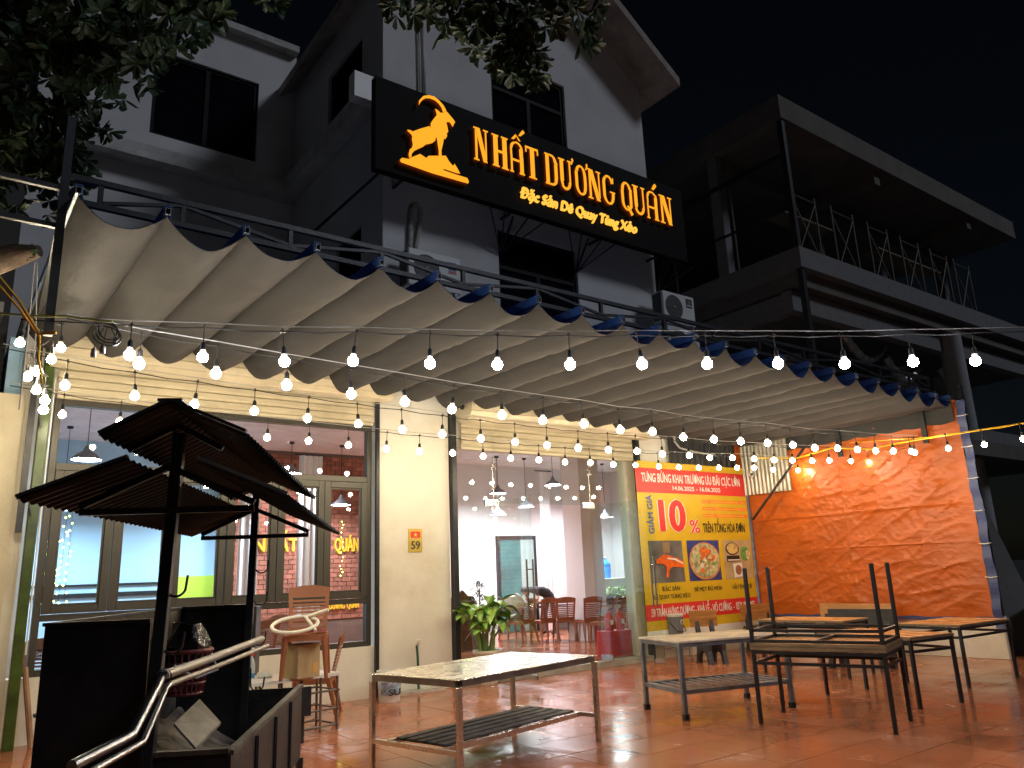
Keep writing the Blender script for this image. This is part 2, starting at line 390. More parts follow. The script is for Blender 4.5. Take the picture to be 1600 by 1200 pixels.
# back door
t = thing('back_door', 'dark framed door with teal glass in the back wall of the dining room', 'door', (11.9, 16.5, IZ))
x0, x1, zt = 11.62, 12.88, 2.42
MB().box((x0, 16.5, IZ), (x0 + .08, 16.59, zt)).box((x1 - .08, 16.5, IZ), (x1, 16.59, zt)).box((x0, 16.5, zt), (x1, 16.59, zt + .1)).build('frame', black, t)
box((x0 + .08, 16.53, IZ + .02), (x0 + .75, 16.57, zt)).build('glass_panel', mat('teal_glass', (.05, .16, .17), .15, var=.4, scale=1), t)
box((x0 + .75, 16.51, IZ + .02), (x1 - .08, 16.57, zt)).build('door_leaf', mat('door_grey', (.30, .36, .36), .5), t)
# pendant lamps
shade = mat('lamp_shade_grey', (.20, .20, .23), .5, metal=.3)
def pendant(px, py, dia_px, label, cool, s=None):
    dep = F * .40 / dia_px
    p = hd(px, py, dep); p = CAM + (p - CAM) * min(1, 15.2 / p.y); s = 330 if cool else (320 if px < 600 else 235)
    t = thing('pendant_lamp', label, 'pendant lamp', p, 'pendant lamps in the dining room')
    R = .20
    MB().lathe(p, [(R, -.005), (R * .99, .012), (R * .62, .085), (R * .30, .12), (R * .2, .17), (.03, .19), (.012, .21)], 18).build('lamp_shade', shade, t, smooth=True, fix=False)
    MB().lathe(p, [(.001, .02), (R * .93, .02)], 18).build('diffuser', emat('lamp_disc_%d' % s, (.72, .88, 1) if cool else (.97, .94, 1), s), t, fix=False)
    tube([(p.x, p.y, p.z + .2), (p.x, p.y, RZ - .03)], .006, 5).build('cord', cyan, t)
    MB().lathe((p.x, p.y, RZ - .04), [(.05, 0), (.05, .04)], 10).build('ceiling_rose', cyan, t)
for a in [(135, 718, 43, 'largest pendant lamp behind the upper left window pane', True),
          (97, 796, 26, 'small pendant lamp beside the vertical string of fairy lights', True),
          (311, 797, 20, 'pendant lamp seen between the two sheet roofs of the barbecue', True),
          (455, 740, 20, 'pendant lamp showing right of the upper barbecue roof', False),
          (533, 789, 21, 'pendant lamp in front of the brick wall above the letters QUÁN', False),
          (778, 771, 23, 'pendant lamp above the opened left glass door leaf', False),
          (864, 758, 26, 'nearest pendant lamp in the middle of the doorway', False),
          (921, 778, 21, 'pendant lamp at the right of the doorway near the door patch fitting', False),
          (822, 792, 19, 'low pendant lamp above the dark back door', False),
          (778, 804, 17, 'far pendant lamp left of the dark back door', False),
          (946, 808, 16, 'far pendant lamp above the blue water bottle', False)]: pendant(*a)
# fairy light curtain, and reflected fairy lights built as bulbs
fl = emat('fairy_light', (.80, 1, .12), 30)
def fairy(px0, px1, py0, py1, Y, nst, label):
    a = hy(px0, py0, Y); b = hy(px1, py1, Y)
    t = thing('fairy_lights_or_reflection', label, 'fairy lights', (a.x, Y, b.z))
    m = MB(); wv = MB()
    for k in range(nst):
        x = a.x + (b.x - a.x) * (k + .5) / nst
        wv.tube([(x, Y, a.z), (x, Y, b.z)], .002, 4)
        z = a.z
        while z > b.z:
            r_ = .011; p = (x + random.uniform(-.03, .03), Y + random.uniform(-.02, .02), z)
            m.add([(p[0] - r_, p[1], p[2]), (p[0], p[1] - r_, p[2]), (p[0] + r_, p[1], p[2]), (p[0], p[1] + r_, p[2]), (p[0], p[1], p[2] + r_), (p[0], p[1], p[2] - r_)],
                  [(0, 1, 4), (1, 2, 4), (2, 3, 4), (3, 0, 4), (1, 0, 5), (2, 1, 5), (3, 2, 5), (0, 3, 5)])
            z -= random.uniform(.05, .11)
    stuff(m.build('tiny_bulbs', fl, t)); wv.build('wires', cyan, t)
fairy(74, 104, 795, 945, 10.9, 5, 'curtain of yellow green fairy lights behind the leftmost casement')
fairy(719, 738, 828, 897, 13.2, 3, 'reflected fairy lights built as glowing strings left in the doorway')  # a reflection in the glass, added as real glowing bulbs
fairy(527, 541, 815, 905, 14.2, 1, 'reflected fairy lights built as one string in front of the brick wall')  # also a glass reflection modelled as a string of bulbs

# ------------------------------------------------------------------ restaurant building
Y0 = 9.93
hb = thing('restaurant_building', 'white gabled restaurant house with dark windows behind the grey canopy', 'building', (5, Y0, 0))
wb = MB()
wb.box((.72, Y0, 0), (4.95, Y0 + .22, .66))                    # below window
wb.box((4.953, Y0 - .02, 0), (6.12, Y0 + .22, 4.6))            # pillar
wb.box((.72, Y0, 3.72), (4.95, Y0 + .22, 4.6))
wb.box((6.123, Y0, 3.46), (10.06, Y0 + .22, 4.6))
wb.box((10.063, Y0 - .01, 0), (11.14, Y0 + .22, 4.6))
wb.box((.55, Y0 - .012, 0), (.717, Y0 + .22, 4.6))
wb.build('ground_floor_wall', stained, hb)
# upper front wall with two window openings
wu = MB()
YU = Y0 - .004
def wallrect(m, x0, x1, z0, z1, holes, y0, y1):
    xs = sorted({x0, x1, *[h[0] for h in holes], *[h[1] for h in holes]}); zs = sorted({z0, z1, *[h[2] for h in holes], *[h[3] for h in holes]})
    for i in range(len(xs) - 1):
        for j in range(len(zs) - 1):
            cxm, czm = (xs[i] + xs[i + 1]) / 2, (zs[j] + zs[j + 1]) / 2
            if any(h[0] < cxm < h[1] and h[2] < czm < h[3] for h in holes): continue
            m.box((xs[i], y0, zs[j]), (xs[i + 1], y1, zs[j + 1]))
w2 = (7.22, 9.02, 5.2, 7.35); w3 = (7.2, 8.97, 8.7, 10.85)
wallrect(wu, 5.02, 11.14, 4.603, 11.57, [w2, w3], YU, Y0 + .25)
gx = 8.08; sl_ = .72; gz = 11.57 + (11.14 - gx) * sl_
wu.prism([(5.02, 11.573), (11.14, 11.573), (gx, gz)], 'y', YU, Y0 + .25)
wu.build('upper_wall', plaster_up, hb)
ws = MB()
YR = 13.95
def sidewall(m, y0, y1, z0, z1, holes, xa, xb):
    ys = sorted({y0, y1, *[h[0] for h in holes], *[h[1] for h in holes]}); zs = sorted({z0, z1, *[h[2] for h in holes], *[h[3] for h in holes]})
    for i in range(len(ys) - 1):
        for j in range(len(zs) - 1):
            a, b = (ys[i] + ys[i + 1]) / 2, (zs[j] + zs[j + 1]) / 2
            if any(h[0] < a < h[1] and h[2] < b < h[3] for h in holes): continue
            m.box((xa, ys[i], zs[j]), (xb, ys[i + 1], zs[j + 1]))
sh3 = (10.72, 12.18, 9.6, 10.85); sh2 = (10.7, 11.7, 5.4, 7.2)
sidewall(ws, Y0 + .253, YR + .3, 4.603, 11.6, [sh3, sh2], 5.02, 5.27)
ws.box((10.89, Y0 + .253, 4.603), (11.14, 17, 11.57))
ws.box((5.02, 17, 4.603), (11.14, 17.2, 11.57))
ws.build('side_wall', plaster_up, hb)
wr = MB(); wr_h = (2.29, 4.25, 9.7, 11.48)
wallrect(wr, .5, 5.017, 4.603, 12.4, [wr_h], YR, YR + .25)
wr.build('recessed_wall', plaster_up, hb)
box((.5, Y0 - .003, 4.603), (5.017, YR - .003, 4.7)).build('terrace_slab', trimm, hb); box((11.2, Y0, 4.6), (15.9, 16.7, 4.7)).build('terrace_slab', trimm, hb)
for a_, b_ in (((.4, YR - .35, 8.98), (5.0, YR - .003, 9.25)), ((4.72, 10.1, 9.0), (5.017, YR - .353, 9.32)), ((.4, YR - .2, 12.403), (5.0, YR + .3, 12.55))): box(a_, b_).build('cornice', trimm, hb)
None
MB().box((4.50, Y0 - .05, 8.95), (5.0, Y0 + .16, 9.4)).build('cornice_block', whitep, hb)
# roof: two slabs, overhanging eaves
rm = MB()
def slab(m, xa, xb, za, zb, t, y0, y1):
    m.prism([(xa, za), (xb, zb), (xb, zb + t), (xa, za + t)], 'y', y0, y1)
yf = Y0 - .83; re_ = 11.50; le_ = 4.66
slab(rm, gx, re_, gz + .02, 11.57 - (re_ - 11.14) * sl_ + .02, .2, yf, 17.4)
slab(rm, gx - .002, le_, gz + .02, 11.57 - (5.02 - le_) * sl_ + .02, .2, yf, 17.4)
rm.build('roof', roofm, hb)
# windows of the upper floors
dkglass = mat('dark_window_glass', (.006, .006, .009), .3, var=.2, spec=.0)
dkframe = mat('dark_window_frame', (.014, .013, .013), .6, spec=.1)
def window_y(x0, x1, z0, z1, y, n=2, tr=None):
    f = MB(); e = .07
    f.box((x0, y + .06, z0), (x0 + e, y + .13, z1)).box((x1 - e, y + .06, z0), (x1, y + .13, z1)).box((x0 + e, y + .06, z1 - e), (x1 - e, y + .13, z1)).box((x0 + e, y + .06, z0), (x1 - e, y + .13, z0 + e))
    zt = z1 - e
    if tr: f.box((x0 + e, y + .055, tr), (x1 - e, y + .13, tr + e)); zt = tr
    for k in range(1, n):
        xc = x0 + (x1 - x0) * k / n; f.box((xc - e * .6, y + .05, z0 + e), (xc + e * .6, y + .13, zt))
    fo = f.build('window', dkframe, hb)
    for k in range(n):
        xa = x0 + (x1 - x0) * k / n + .05; xb = x0 + (x1 - x0) * (k + 1) / n - .05
        box((xa, y + .09, z0 + .05), (xb, y + .10, zt)).build('pane', dkglass, fo)
    if tr: box((x0 + .05, y + .09, tr + .05), (x1 - .05, y + .10, z1 - .05)).build('pane', dkglass, fo)
window_y(*w2, Y0, 2, 6.65); window_y(*w3, Y0, 2, 10.2); window_y(*wr_h, YR, 2, None)
def window_x(y0, y1, z0, z1, x, n=2):
    f = MB(); e = .06
    f.box((x + .06, y0, z0), (x + .12, y0 + e, z1)).box((x + .06, y1 - e, z0), (x + .12, y1, z1)).box((x + .06, y0 + e, z1 - e), (x + .12, y1 - e, z1)).box((x + .06, y0 + e, z0), (x + .12, y1 - e, z0 + e))
    fo = f.build('window', dkframe, hb)
    for k in range(n):
        a = y0 + (y1 - y0) * k / n + .04; b = y0 + (y1 - y0) * (k + 1) / n - .04
        box((x + .09, a, z0 + .05), (x + .10, b, z1 - .05)).build('pane', dkglass, fo)
window_x(*sh3, 5.02); window_x(*sh2, 5.02)
# conduits on the wall
tube([hy(660, -30, Y0 - .05), hy(661, 60, Y0 - .05), hy(665, 150, Y0 - .05)], .025).build('conduit', trimm, hb)
tube([hy(652, -30, Y0 - .05), hy(655, 60, Y0 - .05), hy(657, 150, Y0 - .05)], .02).build('conduit', trimm, hb)
lp = [(640, 470), (641, 400), (641, 350), (641, 332), (645, 321), (651, 319), (657, 326), (657, 345), (650, 385), (648, 425), (648, 470)]
tube([hy(a, b, Y0 - .05) for a, b in lp], .04, 8).build('conduit', mat('pipe_lagging', (.40, .39, .36), .7, var=.3, scale=12), hb, smooth=True)

# ground floor window
def casement(x0, x1, z0, z1, y, parent, ang=0.):
    e = .085
    f = MB().box((x0, y, z0), (x0 + e, y + .06, z1)).box((x1 - e, y, z0), (x1, y + .06, z1)).box((x0 + e, y, z1 - e), (x1 - e, y + .06, z1)).box((x0 + e, y, z0), (x1 - e, y + .06, z0 + e))
    i = .022
    f.box((x0 + e, y + .02, z0 + e), (x0 + e + i, y + .05, z1 - e)).box((x1 - e - i, y + .02, z0 + e), (x1 - e, y + .05, z1 - e))
    f.box((x0 + e + i, y + .02, z0 + e), (x1 - e - i, y + .05, z0 + e + i)).box((x0 + e + i, y + .02, z1 - e - i), (x1 - e - i, y + .05, z1 - e))
    f.build('casement_frame', alum, parent, bevel=.004)
    box((x0 + e, y + .033, z0 + e), (x1 - e, y + .037, z1 - e)).build('pane', glass, parent)
X0, X1, Z0, ZS, ZT, ZU = .90, 4.87, .66, 1.27, 2.86, 3.70
fr = MB()
fr.box((X0, Y0 + .03, Z0), (X0 + .07, Y0 + .14, ZU)).box((X1 - .07, Y0 + .03, Z0), (X1, Y0 + .14, ZU)).box((X0 + .07, Y0 + .03, Z0), (X1 - .07, Y0 + .14, Z0 + .07)).box((X0 + .07, Y0 + .03, ZU - .09), (X1 - .07, Y0 + .14, ZU))
fr.box((X0 + .07, Y0 + .035, ZT), (X1 - .07, Y0 + .135, ZT + .08)).box((X0 + .07, Y0 + .035, ZS - .05), (X1 - .07, Y0 + .135, ZS + .02))
fw = fr.build('front_window', alum, hb, bevel=.004)
box((X0 + .07, Y0 + .08, ZT + .08), (X1 - .07, Y0 + .085, ZU - .09)).build('pane', glass, fw)
box((X0 + .07, Y0 + .08, Z0 + .07), (X1 - .07, Y0 + .085, ZS - .05)).build('pane', glass, fw)
n6 = 6; wd = (X1 - X0 - .14) / n6
for k in range(n6):
    casement(X0 + .07 + wd * k + .004, X0 + .07 + wd * (k + 1) - .004, ZS + .024, ZT - .004, Y0 + (.0 if k in (3, 4) else .015), fw)
# window sides, white jamb, black posts
MB().box((4.895, Y0 - .07, .0), (4.945, Y0 - .021, 4.1)).build('track_post', black, hb)
MB().box((6.135, Y0 - .11, .0), (6.215, Y0 - .003, 4.05)).build('track_post', black, hb)
MB().box((10.085, Y0 - .11, .0), (10.165, Y0 - .012, 4.05)).build('track_post', black, hb)
MB().box((9.86, Y0 - .02, .08), (10.055, Y0 + .2, 3.455)).build('door_jamb', mat('jamb_cream', (.66, .64, .52), .6), hb)
box((5.55, Y0 - .9, -.0), (10.2, Y0 - .025, .085)).box((5.55, Y0 - .3, -.0), (10.2, Y0 - .1, .09)) if False else None
sill = MB().box((6.13, Y0 - .17, 0.005), (10.05, Y0 + .02, .095)).build('threshold', mat('threshold_concrete', (.34, .31, .26), .8, var=.25, bump=.3), hb)
# roller shutters
def shutter(x0, x1, zlow, zdrum, rad, yc, label):
    t = thing('roller_shutter', label, 'roller shutter', ((x0 + x1) / 2, yc, zlow))
    n = 16; prof = []
    for k in range(n):
        a = 2 * pi * k / n; a2 = 2 * pi * (k + .78) / n
        prof += [(rad * cos(a), rad * sin(a)), (rad * 1.0 * cos(a2), rad * sin(a2)), (rad * .955 * cos(a2 + .03), rad * .955 * sin(a2 + .03))]
    m = MB(); ring = len(prof)
    for x in (x0, x1):
        m.v += [(x, yc + p[0], zdrum + p[1]) for p in prof]
    for k in range(ring): m.f.append((k, (k + 1) % ring, ring + (k + 1) % ring, ring + k)); m.m.append(0)
    m.f.append(tuple(range(ring))); m.f.append(tuple(ring + k for k in range(ring))); m.m += [0, 0]
    m.build('rolled_drum', shut, t)
    for xx in (x0 - .02, x1 + .02):
        MB().lathe((xx - .01, yc, zdrum), [(.001, 0), (.05, 0), (.05, .02), (.001, .02)], 10, axis='x').build('axle', black, t)
        box((xx - .012, yc - .03, zdrum), (xx + .012, Y0 - .022, zdrum + .05)).build('bracket', rustb, t)
    z = zdrum - rad * .35; h = .098; sx0, sx1 = x0 + .12, x1 - .1
    ys = Y0 - .075
    z = zlow + .05
    MB().box((sx0, ys - .015, zlow), (sx1, ys + .03, zlow + .045)).build('bottom_rail', shut, t, bevel=.006)
    while z < zdrum - .05:
        MB().add([(sx0, ys, z + .004), (sx1, ys, z + .004), (sx1, ys - .022, z + .03), (sx0, ys - .022, z + .03), (sx0, ys - .022, z + h - .02), (sx1, ys - .022, z + h - .02), (sx1, ys, z + h), (sx0, ys, z + h), (sx0, ys + .02, z), (sx1, ys + .02, z), (sx1, ys + .02, z + h), (sx0, ys + .02, z + h)],
                 [(0, 1, 2, 3), (3, 2, 5, 4), (4, 5, 6, 7), (7, 6, 10, 11), (8, 9, 1, 0), (11, 10, 9, 8)]).build('slat', shut, t)
        z += h
    return t
shutter(.78, 4.93, 3.66, 4.22, .27, 9.56, 'cream roller shutter rolled up above the wide six leaf window')
t2 = shutter(6.2, 10.1, 3.42, 4.02, .25, 9.58, 'cream roller shutter rolled up above the glass doors')
# glass doors
dr = hb
patch = mat('patch_steel', (.55, .55, .52), .25, metal=1)
HT, DT = 3.44, 2.62
gd = MB()
gl = thing('glass_shopfront', 'frameless glass shopfront panels around the doorway under the second shutter', 'shopfront', (8, Y0 + .05, .1))
box((6.22, Y0 + .045, .1), (6.96, Y0 + .055, DT)).build('pane', dglass, gl)
box((6.22, Y0 + .045, DT + .004), (9.855, Y0 + .055, HT)).build('pane', dglass, gl)
box((9.0, Y0 + .045, .1), (9.855, Y0 + .055, DT)).build('pane', dglass, gl)
for x in (6.97, 9.0):
    box((x - .16, Y0 + .03, DT - .05), (x + .1, Y0 + .07, DT + .06)).build('patch_fitting', patch, gl, bevel=.003)
    MB().tube([(x, Y0 + .03, DT + .06), (x, Y0 + .03, 3.35)], .007, 6).build('stay_rod', patch, gl)
    sp = MB()
    for sx, sz in ((1, 1), (-1, 1), (1, -1), (-1, -1)): sp.bar((x, Y0 + .02, 3.2), (x + sx * .05, Y0 + .02, 3.2 + sz * .05), .014)
    sp.build('spider_fitting', patch, gl)
def leaf(hinge, free, label):
    t = thing('glass_door_leaf', label, 'glass door', (hinge[0], hinge[1], .1), 'glass door leaves swung open')
    a = Vector((hinge[0], hinge[1], 0)); b = Vector((free[0], free[1], 0)); d = (b - a).normalized(); nrm = Vector((-d.y, d.x, 0))
    pz = lambda p, z: (p.x, p.y, z)
    m = MB().bar(a + Vector((0, 0, (DT + .13) / 2)), b + Vector((0, 0, (DT + .13) / 2)), .010, DT - .13); m.build('pane', dglass, t)
    box_ = MB().bar(a + d * .01 + Vector((0, 0, .15)), a + d * .24 + Vector((0, 0, .15)), .032, .09); box_.build('patch_fitting', patch, t)
    MB().bar(b - d * .17 + Vector((0, 0, .14)), b - d * .01 + Vector((0, 0, .14)), .032, .06).build('patch_fitting', patch, t)
    for s in (-1, 1):
        c = b - d * .1 + nrm * (.05 * s)
        h = MB().tube([pz(c, .95), pz(c, 1.72)], .014, 8)
        for zz in (1.08, 1.58): h.tube([pz(c, zz), pz(b - d * .1, zz)], .009, 6)
        h.build('handle', patch, t, smooth=True)
leaf((6.99, 9.9), (6.79, 8.79), 'left glass door leaf swung open beside the potted plant')
leaf((8.98, 9.9), (9.2, 8.70), 'right glass door leaf swung open in front of the yellow banner')
# house number plate
t = thing('house_number_plate', 'small brass house number plate with a red flag and 59 on the white pillar', 'number plate', (5.54, Y0 - .03, 1.9))
brass = mat('brass', (.66, .47, .10), .3, metal=.7, var=.15, emit=(1, .7, .1), es=.03)
px0, px1, pz0, pz1 = 5.42, 5.645, 1.885, 2.215
box((px0, Y0 - .034, pz0), (px1, Y0 - .0205, pz1)).build('plate', brass, t, bevel=.003)
red = mat('print_red', (.70, .035, .03), .5, var=.05)
box((px0 + .035, Y0 - .037, pz0 + .20), (px1 - .035, Y0 - .0345, pz1 - .04)).build('flag', red, t)
st = []
for k in range(10):
    a = pi / 2 + k * pi / 5; r_ = .034 if k % 2 == 0 else .014
    st.append(((px0 + px1) / 2 + r_ * cos(a), pz0 + .243 + r_ * sin(a)))
MB().prism(st, 'y', Y0 - .040, Y0 - .0375).build('star', mat('print_yellow', (.85, .62, .03), .5, var=.05), t)
lettering('59', px0 + .04, px1 - .04, pz0 + .04, pz0 + .155, Y0 - .036, mat('print_black', (.02, .02, .02), .5), t, bold=.02)
ink = MATS['print_black']; yel = MATS['print_yellow']
pw = mat('print_white', (.80, .78, .74), .5, var=.03)
# neighbouring wall and green post at the left
t = thing('boundary_wall', 'tall plain cream wall at the far left edge beside the green post', 'wall', (-.8, Y0, 0))
box((-6, Y0 - .10, 0), (.61, Y0 + .1, 3.66)).build('wall_panel', mat('cream_wall', (.68, .61, .44), .8, var=.06, bump=.15, dark=(.5, .42, .28), dscale=.8, damt=.4, world=True), t)
t = thing('canopy_post', 'green black painted steel post between the cream wall and the window', 'post', (.78, 9.75, 0))
box((.735, 9.68, 0), (.835, 9.80, 4.35)).build('shaft', greenp, t, bevel=.006)
MB().box((.64, 9.72, 2.15), (.70, 9.77, 4.3)).build('upright', black, t)
tube([(.865, 9.84, .9), (.865, 9.84, 3.9)], .009).build('conduit', whitep, t)
for k, zz in enumerate((2.4, 3.35)): MB().tube([(.74, 9.68, zz), (.74, 9.6, zz), (.76, 9.6, zz - .09)], .012, 6).build('hook', black, t)

# ------------------------------------------------------------------ canopy
OY, WY = 5.5, 9.45
def oz(x): return 4.115 - .0125 * x
def wz(x): return 4.31 - .027 * x
xs = [.50 + .565 * k for k in range(22)] + [12.82]
cp = thing('pleated_canopy', 'long retractable pleated canopy, grey underside and blue top, over the patio', 'canopy', (6, OY, 4.1))
sag = .165
import mathutils.noise as NZ
def cloth(x, k, u, v, dz):
    # u across bay, v from street edge to wall
    s = 4 * u * (1 - u); y = OY + (WY - OY) * v
    zz = oz(x) * (1 - v) + wz(x) * v - (sag + .02 * sin(k * 2.3) + .03 * v) * s
    wr = NZ.noise(Vector((x * 3.1, y * 1.4 + k * 3.7, 0))) * .022 + NZ.noise(Vector((x * 8 + y * 3, y * 6.5 - x * 2, k * 5.))) * .015
    return (x, y + .02 * s * sin(k * 1.7), zz + wr * min(1, s * 2) + dz)
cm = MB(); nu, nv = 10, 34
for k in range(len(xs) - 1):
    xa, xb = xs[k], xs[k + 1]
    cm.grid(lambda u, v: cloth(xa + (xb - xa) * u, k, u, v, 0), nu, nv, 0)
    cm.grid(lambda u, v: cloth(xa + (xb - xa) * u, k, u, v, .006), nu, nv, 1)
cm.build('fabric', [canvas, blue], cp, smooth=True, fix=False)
for k, x in enumerate(xs):
    ly_ = WY + .3 - (OY - .03)
    m = MB(); d = Vector((0, ly_, (wz(x) - oz(x)) / (WY - OY) * ly_))
    p = Vector((x, OY - .03, oz(x) + .034)); q = p + d; e = .017
    for sx in (-e, e): m.bar(p + Vector((sx, 0, 0)), q + Vector((sx, 0, 0)), .004, .052)
    m.bar(p + Vector((0, 0, .024)), q + Vector((0, 0, .024)), .030, .004).bar(p - Vector((0, 0, .024)), q - Vector((0, 0, .024)), .030, .004)
    slv = MB(); p2 = p + Vector((0, .02, 0)); 
    slv.bar(p2 + Vector((-.0225, 0, .004)), q + Vector((-.0225, 0, .004)), .004, .085).bar(p2 + Vector((.0225, 0, .004)), q + Vector((.0225, 0, .004)), .004, .085).bar(p2 + Vector((0, 0, .048)), q + Vector((0, 0, .048)), .049, .004)
    slv.build('bar_sleeve', blue, cp)
    m.build('bar', galv, cp)
# end valance towards the tarpaulin
vm = MB()
def val(u, v, dx=0):
    y = OY + (WY - OY) * u; zt = oz(12.85) * (1 - u) + wz(12.85) * u
    zb = zt - .33 - .03 * abs(sin(u * 30))
    return (12.86 + dx + .015 * sin(u * 40) * v, y, zt * (1 - v) + zb * v)
vm.grid(lambda u, v: val(u, v), 90, 3).grid(lambda u, v: val(u, v, .006), 90, 3)
vm.build('valance', canvas, cp, fix=False)
# ------------------------------------------------------------------ truss
ty = 5.82
tp = thing('steel_truss', 'black steel truss carrying the street edge of the canopy', 'truss', (.45, ty, 4.1))
zt_, zb_ = 4.40, 4.215
def P(px, py): p = hy(px, py, ty); return p
xl = [.45, .67, 1.24, 2.09, 2.93, 3.8, 4.7, 5.6, 6.6, 7.5, 8.4, 9.4, 10.4, 11.4, 12.3, 12.9]
bar((.45, ty, zt_), (12.95, ty, zt_), .042).build('top_chord', black, tp)
bar((.45, ty, zb_), (12.95, ty, zb_ - .03), .042).build('bottom_chord', black, tp)
bar((-2.5, ty - .05, 4.29), (.42, ty, 4.29), .035).build('side_rail', black, tp)
bar((-2.5, ty - .05, 4.0), (.42, ty, 4.0), .035).build('side_rail', black, tp)
bar((.44, ty, 3.2), (.44, ty, 4.86), .055).build('end_post', black, tp)
for i, x in enumerate(xl[1:]):
    bar((x, ty + .002, zb_ + .021), (x, ty + .002, zt_ - .021), .035).build('upright', black, tp)
for i in range(1, len(xl) - 1):
    a, b = (xl[i], xl[i + 1])
    if i % 2: bar((a + .02, ty - .001, zb_ + .03), (b - .02, ty - .001, zt_ - .03), .026).build('diagonal', black, tp)
    else: bar((a + .02, ty - .001, zt_ - .03), (b - .02, ty - .001, zb_ + .03), .026).build('diagonal', black, tp)
bar((.44, ty, 4.02), (.62, 9.7, 4.3), .05).build('side_beam', black, tp)
bar((12.93, ty, 4.02), (12.95, 9.9, 4.1), .05).build('side_beam', black, tp)

# ------------------------------------------------------------------ illuminated sign
SY = 9.30
sg = thing('restaurant_sign', 'long black signboard with glowing gold goat and NHẤT DƯƠNG QUÁN lettering', 'sign', (8, SY, 7.4))
box((4.58, SY, 7.42), (11.42, SY + .14, 8.98)).build('panel', signblk, sg)
for x in (5.2, 7.3, 9.35, 10.9):
    for z in (7.55, 8.8): bar((x, SY + .14, z), (x, Y0, z), .04).build('bracket', black, sg)
for xc in (7.25, 8.95, 11.1):
    m = MB().bar((xc, SY + .20, 7.42), (xc, Y0 - .05, 6.9), .03)
    for dx in (-.55, -.25, .25, .6): m.bar((xc + dx, SY + .1, 7.42), (xc, Y0 - .03, 6.85 + .05 * abs(dx)), .02)
    m.build('strut', black, sg)
bar((4.7, SY + .1, 7.42), (4.0, 10.3, 6.6), .03).build('strut', black, sg)
EPS = [0]
def slab_letter(polys, x0, w, z0, h, name):
    m = MB()
    for poly in polys:
        EPS[0] += 1; e = (EPS[0] % 9) * .0012
        m.prism([(x0 + p[0] * w, z0 + p[1] * h) for p in poly], 'y', SY - .085 - e, SY - .04, 0, 1)
    o = m.build(name, [gold, goldside], sg); return o
def rc(x0, z0, x1, z1): return [(x0, z0), (x1, z0), (x1, z1), (x0, z1)]
def ringseg(cx, cz, rx, rz, tx, tz, a0, a1, n=10):
    out = []
    for k in range(n):
        A = a0 + (a1 - a0) * k / n; B = a0 + (a1 - a0) * (k + 1) / n
        out.append([(cx + rx * cos(A), cz + rz * sin(A)), (cx + rx * cos(B), cz + rz * sin(B)), (cx + (rx - tx) * cos(B), cz + (rz - tz) * sin(B)), (cx + (rx - tx) * cos(A), cz + (rz - tz) * sin(A))])
    return out
s = .27; se = .05
def stem(x, z0=0, z1=1, wd=s, ser=.07):
    return [rc(x, z0 + se, x + wd, z1 - se), rc(x - ser, z0, x + wd + ser, z0 + se), rc(x - ser, z1 - se, x + wd + ser, z1)]
GL = {
 'N': [rc(.10, se, .26, 1 - se), rc(0, 0, .36, se), rc(0, 1 - se, .22, 1), rc(.78, se * 2, .89, 1 - se), rc(.66, 1 - se, 1, 1), [(.11, 1), (.43, 1), (.91, 0), (.63, 0)]],
 'H': stem(.10) + stem(.66) + [rc(.34, .46, .66, .54)],
 'A': stem(.06, 0, .60, .13, .06)[:2] + stem(.68, 0, .60, .25, .06)[:2] + [rc(.19, .38, .68, .45), rc(.06, .6 - se, .19, .80), rc(.68, .6 - se, .93, .80)] + ringseg(.495, .78, .435, .22, .17, .06, 0, pi),
 'T': [rc(.34, se, .66, .93), rc(.22, 0, .78, se), rc(.02, .93, .98, 1), rc(.02, .80, .12, .93), rc(.88, .80, .98, .93)],
 'D': stem(.08, 0, 1, .26, .06) + [rc(.40, 0, .55, .07), rc(.40, .93, .55, 1)] + ringseg(.55, .70, .41, .30, .24, .07, 0, pi / 2, 6) + ringseg(.55, .30, .41, .30, .24, .07, -pi / 2, 0, 6) + [rc(.72, .30, .96, .70)],
 'U': [rc(.10, .28, .36, 1 - se), rc(0, 1 - se, .46, 1), rc(.76, .28, .88, 1 - se), rc(.66, 1 - se, .98, 1)] + ringseg(.49, .28, .39, .28, .19, .09, pi, 2 * pi),
 'O': ringseg(.5, .68, .46, .32, .23, .07, 0, pi) + ringseg(.5, .32, .46, .32, .23, .07, pi, 2 * pi) + [rc(.04, .32, .27, .68), rc(.73, .32, .96, .68)],
 'G': ringseg(.5, .68, .46, .32, .22, .07, .25, pi) + ringseg(.5, .32, .46, .32, .22, .07, pi, 2 * pi) + [rc(.04, .32, .26, .68), rc(.74, .30, .96, .42), rc(.60, .42, 1.02, .47), rc(.84, .76, .93, .95)],
}
GL['Q'] = GL['O'] + [[(.45, .16), (.60, .20), (.98, -.06), (.78, -.14)]]
acute = [[(.52, 1.08), (.70, 1.06), (.98, 1.24), (.86, 1.32), (.72, 1.26)]]
circ = [[(.16, 1.05), (.34, 1.05), (.52, 1.17), (.46, 1.24)], [(.50, 1.23), (.521, 1.165), (.66, 1.05), (.80, 1.06)]]
acute2 = [[(.66, 1.22), (.80, 1.22), (1.12, 1.38), (1.0, 1.46), (.86, 1.38)]]
horn = [[(.89, .90), (1.0, .90), (1.14, 1.06), (1.08, 1.14), (.98, 1.10), (1.0, 1.02)]]
LW = [('N', 740, 764, []), ('H', 768, 795, []), ('A', 796, 820, circ + acute2), ('T', 821, 843, []), ('D', 851, 873, []), ('U', 873, 895, horn), ('O', 898, 918, horn), ('N', 918, 940, []), ('G', 941, 961, []), ('Q', 970, 989, []), ('U', 989, 1009, []), ('A', 1010, 1029, acute), ('N', 1031, 1051, [])]
